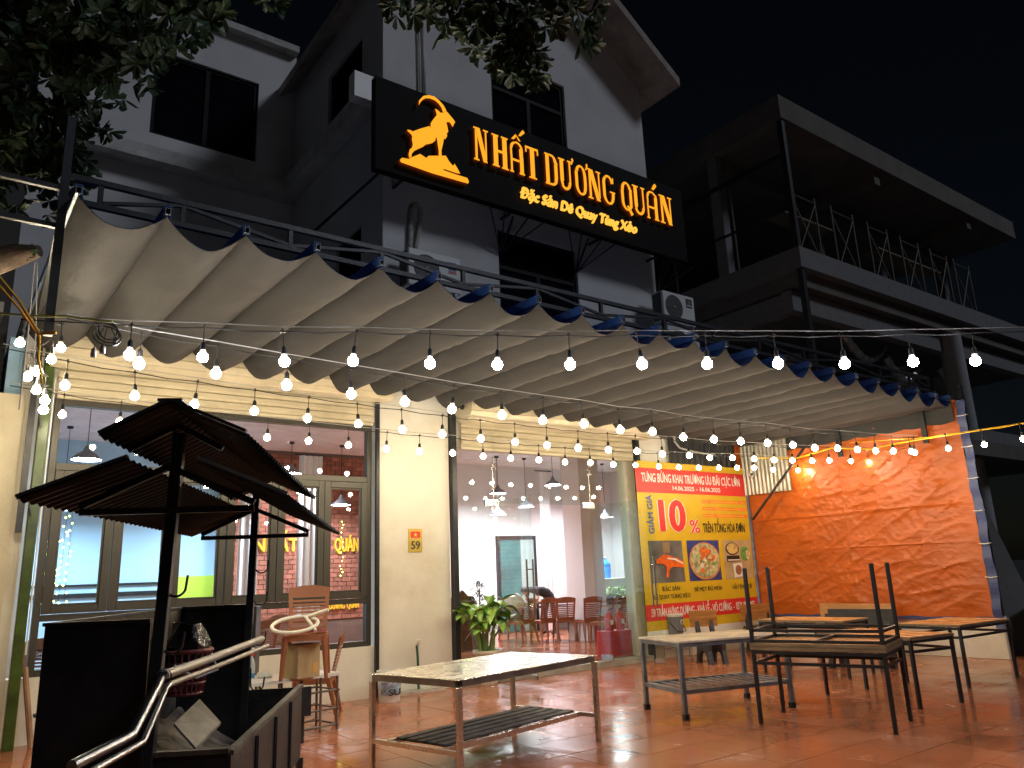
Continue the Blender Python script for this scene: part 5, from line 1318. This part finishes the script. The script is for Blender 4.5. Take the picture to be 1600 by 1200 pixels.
    def sheet(rt, z_r, et, z_e, nm):
        o_ = F0 + lat * rt + Vector((0, 0, z_r)); e_ = F0 + lat * et + Vector((0, 0, z_e)); dv = e_ - o_
        m = MB(); corrug(m, o_, ax, dv, Ln, dv.length, .011, .075, .003)
        m.build(nm, roofsheet, t, fix=False)
        MB().bar(o_ + Vector((0, 0, .014)), e_ + Vector((0, 0, .014)), .03, .012).build('edge_flashing', galvd if rt > 0 else rustb, t)
    sheet(-.0, 2.27, -.27, 2.13, 'upper_roof_sheet'); sheet(.0, 2.27, .32, 2.13, 'upper_roof_sheet')
    sheet(-.15, 2.03, -.56, 1.875, 'lower_roof_sheet'); sheet(.13, 2.02, .50, 1.86, 'lower_roof_sheet')
    MB().bar(F0 + Vector((0, 0, 2.285)), F0 + ax * Ln + Vector((0, 0, 2.285)), .10, .012).build('ridge_cap', rustb, t)
    # hooks on the posts
    def hook(p_, z):
        pts = [p_ + Vector((0, 0, z + .12)) + lat * .028, p_ + Vector((0, 0, z + .03)) + lat * .03]
        for k in range(9):
            a = pi + k * pi / 9.5; pts.append(p_ + lat * (.075 + .045 * cos(a)) + Vector((0, 0, z + .02 + .05 * sin(a))))
        pts.append(p_ + lat * .122 + Vector((0, 0, z + .06)))
        MB().tube(pts, .0055, 6).build('hook', black, t, smooth=True)
    for z in (1.50, 1.26): hook(f1 + lat * .01, z)
    for z in (1.62, 1.40, 1.13, .83): hook(f2 + lat * .01, z)
    return f1, f2, lat, ax
f1, f2, lat, ax = barbecue()
# spit poles
t = thing('spit_poles', 'two bent steel spit poles resting across the roasting pit', 'spit', (.8, 3.6, 1.1))
def pl_(off, rad, m, nm):
    pts = [hd(409 + off[0], 998 + off[1], 5.1), hd(330 + off[0], 1029 + off[1] * 1.1, 4.0), hd(256 + off[0], 1055 + off[1] * 1.3, 3.3)]
    MB().tube(pts, rad, 12).build('sleeve', soot2, t, smooth=True)
    pts = [hd(256 + off[0], 1055 + off[1] * 1.3, 3.3), hd(250 + off[0], 1062 + off[1] * 1.3, 3.25), hd(206 + off[0] * 2, 1148 + off[1], 2.85), hd(195 + off[0] * 2, 1155 + off[1], 2.8), hd(112 + off[0] * 3, 1197 + off[1], 2.5)]
    MB().tube(pts, rad * .92, 12).build(nm, mat('bright_tube', (.34, .36, .40), .30, metal=1, var=.1), t, smooth=True)
soot2 = mat('smoked_steel', (.34, .31, .27), .45, metal=.7, var=.3, scale=6, stretch=(1, 1, 1), dark=(.1, .09, .07), dscale=6, damt=.5)
pl_((0, 0), .021, None, 'crank_tube'); pl_((9, 11), .013, None, 'crank_tube')
MB().lathe(hd(256, 1058, 3.28), [(.03, -.015), (.034, 0), (.03, .015)], 14, axis='y').build('clamp', galv, t)
# basket with black bag
q = hd(288, 1083, 4.75)
t = thing('charcoal_basket', 'red perforated plastic basket with a black plastic bag inside the pit', 'basket', q)
rdp = mat('dull_red_plastic', (.22, .045, .04), .5)
m = MB(); nn = 22
for k in range(nn):
    a = 2 * pi * k / nn; m.bar((q.x + .10 * cos(a), q.y + .10 * sin(a), q.z), (q.x + .145 * cos(a), q.y + .145 * sin(a), q.z + .24), .010)
for r_, z in ((.10, .0), (.112, .06), (.123, .12), (.135, .18), (.147, .25)):
    m.tube([(q.x + r_ * cos(2 * pi * k / nn), q.y + r_ * sin(2 * pi * k / nn), q.z + z) for k in range(nn + 1)], .010 if z < .2 else .014, 5, caps=False)
m.build('lattice', rdp, t)
MB().lathe(q, [(.001, 0), (.095, 0), (.095, .02)], 16).build('base', rdp, t)
MB().tube([(q.x + .14, q.y - .03, q.z + .23), (q.x + .16, q.y - .12, q.z + .13), (q.x + .02, q.y - .17, q.z + .10), (q.x - .1, q.y - .13, q.z + .18)], .007, 6).build('handle', whitep, t, smooth=True)
bg_ = MB().lathe((q.x, q.y, q.z + .16), [(.001, 0), (.10, .0), (.13, .07), (.15, .12), (.11, .19), (.08, .25), (.04, .24), (.001, .2)], 22)
bg_.v = [(v[0] + .03 * NZ.noise(Vector(v) * 14), v[1] + .03 * NZ.noise(Vector(v) * 14 + Vector((5, 0, 0))), v[2] + .04 * NZ.noise(Vector(v) * 17)) for v in bg_.v]
tag(bg_.build('black_bag', mat('black_bag', (.012, .012, .012), .18, bump=.6, bscale=22), smooth=True), 'crinkled shiny black plastic bag stuffed in the red basket', 'bag')

# ------------------------------------------------------------------ string lights
S = {}
S[1] = [(201.5,556),(316.5,559),(440,565),(556,565),(672,568),(779,570),(891,570),(999,569),(1107,569),(1214,569),(1320,569),(1425,566),(1527,564)]
S[2] = [(218,568),(338,585),(448,602),(546,616),(631,628),(710,640),(784,649),(850,657),(909,663),(968,672),(1019,675),(1070,683),(1117,687),(1158.5,690),(1198.5,692),(1237,696),(1272,700),(1309,701),(1339,702.5),(1369,704.5),(1396,705),(1423,706)]
S[3] = [(102.5,603),(208,619),(307,632),(397,644),(482,654),(558,663),(627.5,671),(692,679),(751,685.5),(805,690.5),(855,695.5),(904.5,700),(951,703),(994.5,706),(1035,709.5),(1076,712),(1110,715),(1144,716),(1179,717),(1211,719),(1239,719.5),(1268,720),(1297,719.5),(1330,720.5),(1357,722),(1380,719)]
S[4] = [(97.5,648),(187.5,659),(418,684),(484,689.5),(544.5,695.5),(605,701),(656,705.5),(706,708),(755,713),(799,716),(842.5,719),(884,722),(921.5,723),(959,726),(994.5,727),(1028.5,729),(1061,730),(1092,731),(1122,731),(1149.5,731),(1178,731),(1208,734),(1248,735),(1282,727),(1313,724)]
S[4][2:2] = [(270, 668), (346, 676)]
S[5] = [(1431,707),(1481,701),(1537,695),(1597,686)]
S[6] = [(92,543),(80,562),(56,580),(43,590),(33,537),(60,610),(68,626),(67,641)]
planes = {1: (-32, (.9, 5.51)), 2: (0, (.98, 5.6)), 3: (-1, (.72, 7.24)), 4: (-4, (.95, 9.15)), 5: (-62, (11.6, 5.65)), 6: (12, (.45, 7.4))}
# template bulb assembly (origin at cable, hanging down)
BR = .037
def ico(r, c, sub=1):
    bm = bmesh.new(); bmesh.ops.create_icosphere(bm, subdivisions=sub, radius=r); vs = [tuple(v.co + Vector(c)) for v in bm.verts]; fs = [tuple(v.index for v in f.verts) for f in bm.faces]; bm.free(); return vs, fs
bm_ = MB(); bm_.add(*ico(BR, (0, 0, -.215), 2)); bulb_me = bm_.mesh('bulb', bulbm, True); bm_ = MB(); bm_.add(*ico(BR, (0, 0, -.215), 2)); bulb_me2 = bm_.mesh('bulb', bulbc, True)
sk = MB().tube([(0, 0, 0), (0, 0, -.11)], .004, 6).tube([(0, 0, -.105), (0, 0, -.118), (0, 0, -.165)], [.008, .017, .019], 10); sk.bar((-.02, 0, 0), (.02, 0, 0), .012).bar((0, 0, -.012), (0, 0, .02), .010)
sock_me = sk.mesh('socket', cyan, True)
col_me = MB().lathe((0, 0, 0), [(.019, -.166), (.024, -.190), (.020, -.196)], 12).mesh('collar', bcap, True, fix=False)
LAB = {1: 'nearest string of bulbs crossing the whole view in front of the canopy', 2: 'second string of bulbs under the street edge of the canopy', 3: 'third string of bulbs running under the middle of the canopy',
       4: 'lowest string of bulbs closest to the windows and doors', 5: 'short run of bulbs on the yellow cable at the far right', 6: 'bunched bulbs hanging in a cluster by the left post'}
for k, pts in S.items():
    th, o0 = planes[k]; n_ = Vector((-sin(radians(th)), cos(radians(th)), 0)); o0 = Vector((o0[0], o0[1], 0))
    P3 = []
    for a in pts:
        d = D(*a); tt = (o0 - CAM).dot(n_) / d.dot(n_); P3.append(CAM + d * tt + Vector((0, 0, .215)))
    t = thing('string_lights', LAB[k], 'string lights', P3[0], 'strings of festoon bulbs')
    P3s = P3 if k != 6 else sorted(P3, key=lambda p: -p.z)
    cab = []
    for i, p in enumerate(P3s):
        cab.append(p)
        if i < len(P3s) - 1: cab.append(p.lerp(P3s[i + 1], .5) - Vector((0, 0, .012)))
    if k in (1, 2, 3, 4):
        d0 = (P3[0] - P3[1]); cab = [P3[0] + d0 * (.9 if k != 1 else 1.5) + Vector((0, 0, .02))] + cab
        d1 = (P3[-1] - P3[-2]); cab += [P3[-1] + d1 * (.6 if k != 1 else 2.5) + Vector((0, 0, .01))]
        MB().tube([c + Vector((0, 0, .035)) for c in (cab[0], *[cab[1 + 2 * i] for i in range(len(P3))], cab[-1])], .0045, 5).build('carrier_wire', cablew, t)
    if k == 5: cab = [P3[0] + Vector((-.9, .5, -.05))] + cab + [P3[-1] + (P3[-1] - P3[-2])]
    MB().tube(cab, .005, 5).build('cable', yellowc if k == 5 else cyan, t)
    rr = random.Random(k)
    for i, p in enumerate(P3):
        s_ = bpy.data.objects.new('socket', sock_me); C.objects.link(s_); s_.parent = t; s_.location = p - P3[0]
        s_.rotation_euler = (rr.gauss(0, .05), rr.gauss(0, .05), rr.uniform(0, 3)) if k != 6 else (rr.gauss(0, .04), rr.gauss(0, .04), 0)
        for nm, me in (('bulb', bulb_me2 if k == 1 else bulb_me), ('collar', col_me)):
            b_ = bpy.data.objects.new(nm, me); C.objects.link(b_); b_.parent = s_
# spare dead sockets hanging and loose cables at the left
q = hd(170, 500, 5.0)
t = thing('spare_cable_coil', 'coil of spare black cable with unlit sockets below the first string', 'cable', q)
m = MB()
for k in range(3):
    m.tube([q + Vector((.055 * cos(a) * (1 + .25 * k), .04 * sin(a), -.07 + .075 * sin(a) - .02 * k)) for a in [j * pi / 8 for j in range(17)]], .0045, 5)
m.build('coil', cyan, t)
for dx, dz in ((-.07, -.20), (-.02, -.17), (.05, -.11)):
    MB().tube([q + Vector((dx * .3, 0, -.05)), q + Vector((dx, 0, dz))], .003, 5).build('wire', cyan, t)
    MB().tube([q + Vector((dx, 0, dz)), q + Vector((dx, 0, dz - .015)), q + Vector((dx, 0, dz - .06))], [.008, .015, .017], 8).build('socket', mat('socket_grey', (.16, .155, .15), .5), t)
def cable(pts, r_, m, label, name='cable'):
    tag(MB().tube(pts, r_, 6).build(name, m, smooth=True), label, 'cable')
cable([hd(-20, 410, 4.6), hd(30, 470, 4.6), hd(62, 522, 4.6), hd(72, 520, 4.6), hd(88, 520, 4.6)], .010, yellowc, 'thick yellow cable slanting down at the upper left edge')
cable([hd(-20, 425, 4.62), hd(30, 482, 4.62), hd(62, 526, 4.62), hd(60, 560, 4.62), hd(66, 600, 4.62)], .008, yellowc, 'second yellow cable dropping down the left post')
cable([hd(-20, 488, 4.8), hd(60, 494, 4.8), hd(100, 494, 4.8), hd(176, 503, 4.8)], .007, mat('cable_yellowgreen', (.4, .5, .12), .5), 'pale green cord tied between left edge and the spare coil')
cable([hd(54, 410, 6), hd(44, 520, 6), hd(30, 640, 6)], .006, cablew, 'thin pale cord hanging at the left edge')
cable([hd(58, 410, 6), hd(56, 520, 6), hd(50, 610, 6)], .005, cablew, 'thin pale cord hanging nearest the left post')
a5 = [hy(1180, 716, 8.2), hy(1245, 716, 7.4), hy(1300, 700, 6.9), hy(1360, 702, 6.4), hy(1400, 693, 6.0)]
cable(a5 + [CAM + (hx(1480, 680, 12.4) - CAM) * .97, CAM + (hd(1620, 658, 11.5) - CAM)], .012, yellowc, 'yellow cable sagging across the orange tarpaulin')

# ------------------------------------------------------------------ trees
def lf(m, c, d, nrm, ln, wd):
    d = d.normalized(); s = d.cross(nrm).normalized() * wd; up = s.cross(d).normalized() * ln * .06
    o = len(m.v); m.v += [tuple(c), tuple(c + d * ln * .45 + s * .62 + up), tuple(c + d * ln * .8 + s * .85 + up), tuple(c + d * ln), tuple(c + d * ln * .8 - s * .85 + up), tuple(c + d * ln * .45 - s * .62 + up), tuple(c + d * ln * .5 - up)]
    m.f += [(o, o + 1, o + 6), (o + 6, o + 1, o + 2), (o + 6, o + 2, o + 3), (o, o + 6, o + 5), (o + 6, o + 4, o + 5), (o + 6, o + 3, o + 4)]; m.m += [0] * 6
def crown(blobs, n_per, seed, ln=.10):
    r_ = random.Random(seed); m = MB()
    for c, R_, dens in blobs:
        for k in range(int(n_per * dens * (R_ ** 2) * 10)):
            v = Vector((r_.gauss(0, 1), r_.gauss(0, 1), r_.gauss(0, 1))).normalized() * R_ * (r_.random() ** .45)
            if NZ.noise((c + v) * 2.6) < -.28: continue
            tip = c + v + Vector((0, 0, -.05)); ax_ = (v.normalized() * .6 + Vector((r_.gauss(0, .5), r_.gauss(0, .5), r_.gauss(0, .4) - .35))).normalized()
            n1 = r_.choice((5, 6, 7)); sd = ax_.orthogonal().normalized(); s2 = ax_.cross(sd)
            for j in range(n1):
                a = 2 * pi * j / n1 + r_.uniform(-.3, .3); dd = (ax_ * r_.uniform(.25, .8) + (sd * cos(a) + s2 * sin(a)) * .8).normalized()
                L_ = ln * r_.uniform(.7, 1.2); lf(m, tip, dd, ax_, L_, L_ * .26)
    return m
t = thing('street_tree', 'leafy dark tree hanging over the upper left corner, trunk stub at the left edge', 'tree', (-1.6, 6.6, 0))
bl1 = [(hd(20, 30, 6.2), .95, .9), (hd(150, 10, 6.0), .65, 1), (hd(255, 5, 5.9), .42, 1.1), (hd(315, 25, 5.8), .20, 1.3), (hd(60, 150, 6.2), .62, 1), (hd(215, 85, 5.9), .26, 1.1), (hd(130, 90, 6.1), .38, 1),
       (hd(30, 240, 6.3), .50, 1.1), (hd(110, 220, 6.2), .28, 1.2), (hd(140, 195, 6.1), .14, 1.3), (hd(120, 262, 6.2), .16, 1.2), (hd(-60, 140, 6.4), .9, .7), (hd(60, -90, 6.2), .9, .7)]
o = crown(bl1, 34, 3, .13).build('crown', leafm, t, fix=False); stuff(o)
MB().tube([(-1.7, 6.6, 0), (-1.6, 6.6, 2.5), (-1.2, 6.7, 4.2), (-.9, 6.5, 5.2), (-.6, 6.2, 6.4)], [.24, .2, .17, .13, .08], 12).build('trunk', bark, t, smooth=True)
st1 = hd(-40, 420, 6.6); st2 = hd(28, 398, 6.6); st3 = hd(62, 392, 6.6)
MB().tube([(-1.45, 6.6, 3.2), st1, st2, st3], [.12, .12, .10, .05], 12).build('limb', bark, t, smooth=True)
for a, b in (((-.9, 6.5, 5.2), hd(150, 60, 6.0)), ((-1.2, 6.7, 4.4), hd(60, 200, 6.2)), ((-.6, 6.2, 6.4), hd(260, 10, 5.9))): MB().tube([a, Vector(a).lerp(Vector(b), .5) + Vector((0, 0, .15)), b], [.05, .035, .012], 7).build('limb', bark, t, smooth=True)
m = crown([(hd(40, 385, 6.55), .10, 3)], 14, 8, .05); stuff(m.build('sprout', leafm, t, fix=False))
t = thing('overhanging_branch_tree', 'tree whose lit leafy branch hangs down over the sign from the top edge', 'tree', (-.8, -2.2, 0))
bl2 = [(hd(640, -14, 4.6), .14, 1.8), (hd(700, -25, 4.6), .26, 1.4), (hd(765, 10, 4.5), .26, 1.5), (hd(830, 25, 4.5), .28, 1.6), (hd(888, 22, 4.5), .20, 1.7), (hd(825, 78, 4.5), .15, 2.0), (hd(790, 62, 4.5), .12, 2), (hd(885, 60, 4.5), .10, 2), (hd(835, 105, 4.5), .06, 2.5), (hd(430, -4, 4.6), .06, 2.2), (hd(418, -8, 4.6), .08, 2), (hd(760, -140, 4.6), .7, .5)]
stuff(crown(bl2, 44, 11, .10).build('crown', leafm, t, fix=False))
MB().tube([(-.8, -2.2, 0), (-.7, -2.1, 2.5), (-.3, -1.2, 4.9), (.9, 1.0, 6.2), hd(760, -170, 4.6), hd(815, 50, 4.5)], [.2, .17, .13, .07, .03, .005], 10).build('trunk', bark, t, smooth=True)

# ------------------------------------------------------------------ building under construction at the right
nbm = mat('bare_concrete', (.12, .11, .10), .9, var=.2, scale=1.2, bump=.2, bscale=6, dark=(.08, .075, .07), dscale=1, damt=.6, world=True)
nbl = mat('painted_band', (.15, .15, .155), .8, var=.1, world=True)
t = thing('unfinished_building', 'dark unfinished concrete building with open storeys and scaffolding at the right', 'building', (17, 10, 0))
BX = 16.6; BXR = 31.1; BYB = 24
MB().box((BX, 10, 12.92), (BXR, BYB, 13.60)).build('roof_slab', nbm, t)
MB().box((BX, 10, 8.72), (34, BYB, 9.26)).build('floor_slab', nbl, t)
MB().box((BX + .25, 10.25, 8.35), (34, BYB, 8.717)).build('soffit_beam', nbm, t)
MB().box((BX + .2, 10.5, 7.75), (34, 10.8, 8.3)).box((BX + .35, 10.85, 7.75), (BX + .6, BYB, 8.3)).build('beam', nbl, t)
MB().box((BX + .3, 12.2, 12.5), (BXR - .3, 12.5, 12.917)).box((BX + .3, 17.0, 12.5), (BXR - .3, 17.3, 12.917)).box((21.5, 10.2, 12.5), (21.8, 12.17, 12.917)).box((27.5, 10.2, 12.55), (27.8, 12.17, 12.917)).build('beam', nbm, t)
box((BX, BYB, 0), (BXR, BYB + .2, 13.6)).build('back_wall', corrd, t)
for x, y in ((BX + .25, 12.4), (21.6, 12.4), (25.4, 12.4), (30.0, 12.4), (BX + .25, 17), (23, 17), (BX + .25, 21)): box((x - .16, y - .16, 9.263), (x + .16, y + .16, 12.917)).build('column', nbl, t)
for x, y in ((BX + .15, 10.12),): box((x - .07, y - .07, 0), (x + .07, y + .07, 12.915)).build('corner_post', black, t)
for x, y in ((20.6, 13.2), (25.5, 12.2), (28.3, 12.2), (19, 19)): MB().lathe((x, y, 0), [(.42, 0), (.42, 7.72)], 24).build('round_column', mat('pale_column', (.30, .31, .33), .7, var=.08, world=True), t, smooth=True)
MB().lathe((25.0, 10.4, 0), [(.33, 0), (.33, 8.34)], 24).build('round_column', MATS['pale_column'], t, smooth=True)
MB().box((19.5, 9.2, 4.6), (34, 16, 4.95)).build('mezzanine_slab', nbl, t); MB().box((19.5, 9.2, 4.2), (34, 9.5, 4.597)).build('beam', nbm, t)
duct = mat('duct_foil', (.45, .45, .43), .35, metal=.8)
for c, n_ in (((20.4, 11.3, 7.9), 16), ((22.6, 11.3, 7.5), 14), ((26.0, 11.3, 7.6), 12)):
    MB().tube([(c[0] + k * .14, c[1], c[2] - .6 * sin(k / n_ * pi)) for k in range(n_)], [.12 + .03 * (k % 2) for k in range(n_)], 8).build('flexible_duct', duct, t)
sf_ = mat('scaffold_steel', (.13, .11, .09), .6, metal=.3)
for k, x in enumerate((17.4, 19.3, 21.2, 23.1, 25.0, 26.6)):
    m = MB()
    for dx in (0, 1.1):
        m.tube([(x + dx, 10.5, 9.27), (x + dx, 10.5, 11.3)], .028, 6)
    m.tube([(x, 10.5, 9.4), (x + 1.1, 10.5, 11.1)], .018, 5).tube([(x + 1.1, 10.52, 9.4), (x, 10.52, 11.1)], .018, 5).tube([(x, 10.5, 11.15), (x + 1.1, 10.5, 11.15)], .022, 5)
    m.build('scaffold_frame', sf_, t)
for y in (12, 14.2, 16.5, 19):
    MB().tube([(BX + .25, y, 9.27), (BX + .25, y, 12.9)], .03, 6).build('prop', sf_, t)
MB().bar((BX + .1, 10.1, 11.9), (BX + .1, BYB, 11.9), .12).build('rail', black, t)
MB().bar((BX + .1, 10.1, 10.4), (BX + .1, 19, 10.4), .06).build('rail', black, t)
for a_, b_ in (((17.6, 10.9, 10.85), (20.0, 11.5, 10.9)), ((22.5, 10.9, 10.9), (26.5, 11.5, 10.95))): box(a_, b_).build('plank', mat('plank', (.16, .12, .08), .8), t)
# dark lean-to things right of the tarpaulin
t = thing('leaning_boards', 'dark boards leaning in the gap right of the tarpaulin', 'boards', (14.3, 6.0, 0))
for a, b in (((13.5, 5.6, 0), (14.0, 6.4, 2.6)), ((13.9, 5.3, 0), (14.6, 6.2, 2.2)), ((14.6, 5.4, 0), (14.9, 6.3, 1.9))): MB().bar(a, b, .5, .04).build('board', corrd, t)
t = thing('stone_table', 'dim low stone slab table at the far right edge', 'table', (14.6, 4.9, 0))
MB().box((14.0, 4.4, .70), (15.6, 5.4, .78)).build('slab', nbm, t, bevel=.01)
for x in (14.2, 15.3): MB().box((x, 4.6, 0), (x + .15, 5.2, .697)).build('leg', nbm, t)
# left neighbour: dark shed behind the cream wall
t = thing('neighbour_shed', 'dark shed front behind the cream wall at the left edge', 'shed', (-2, 11, 0))
MB().box((-6, 10.4, 0), (.38, 12.5, 7.8)).build('wall', corrd, t)
MB().box((-6, 10.0, 4.6), (.30, 10.397, 4.75)).build('awning', corrm, t)

print('objects', len(bpy.data.objects), 'tris', sum(len(o.data.polygons) for o in bpy.data.objects if o.type == 'MESH'))
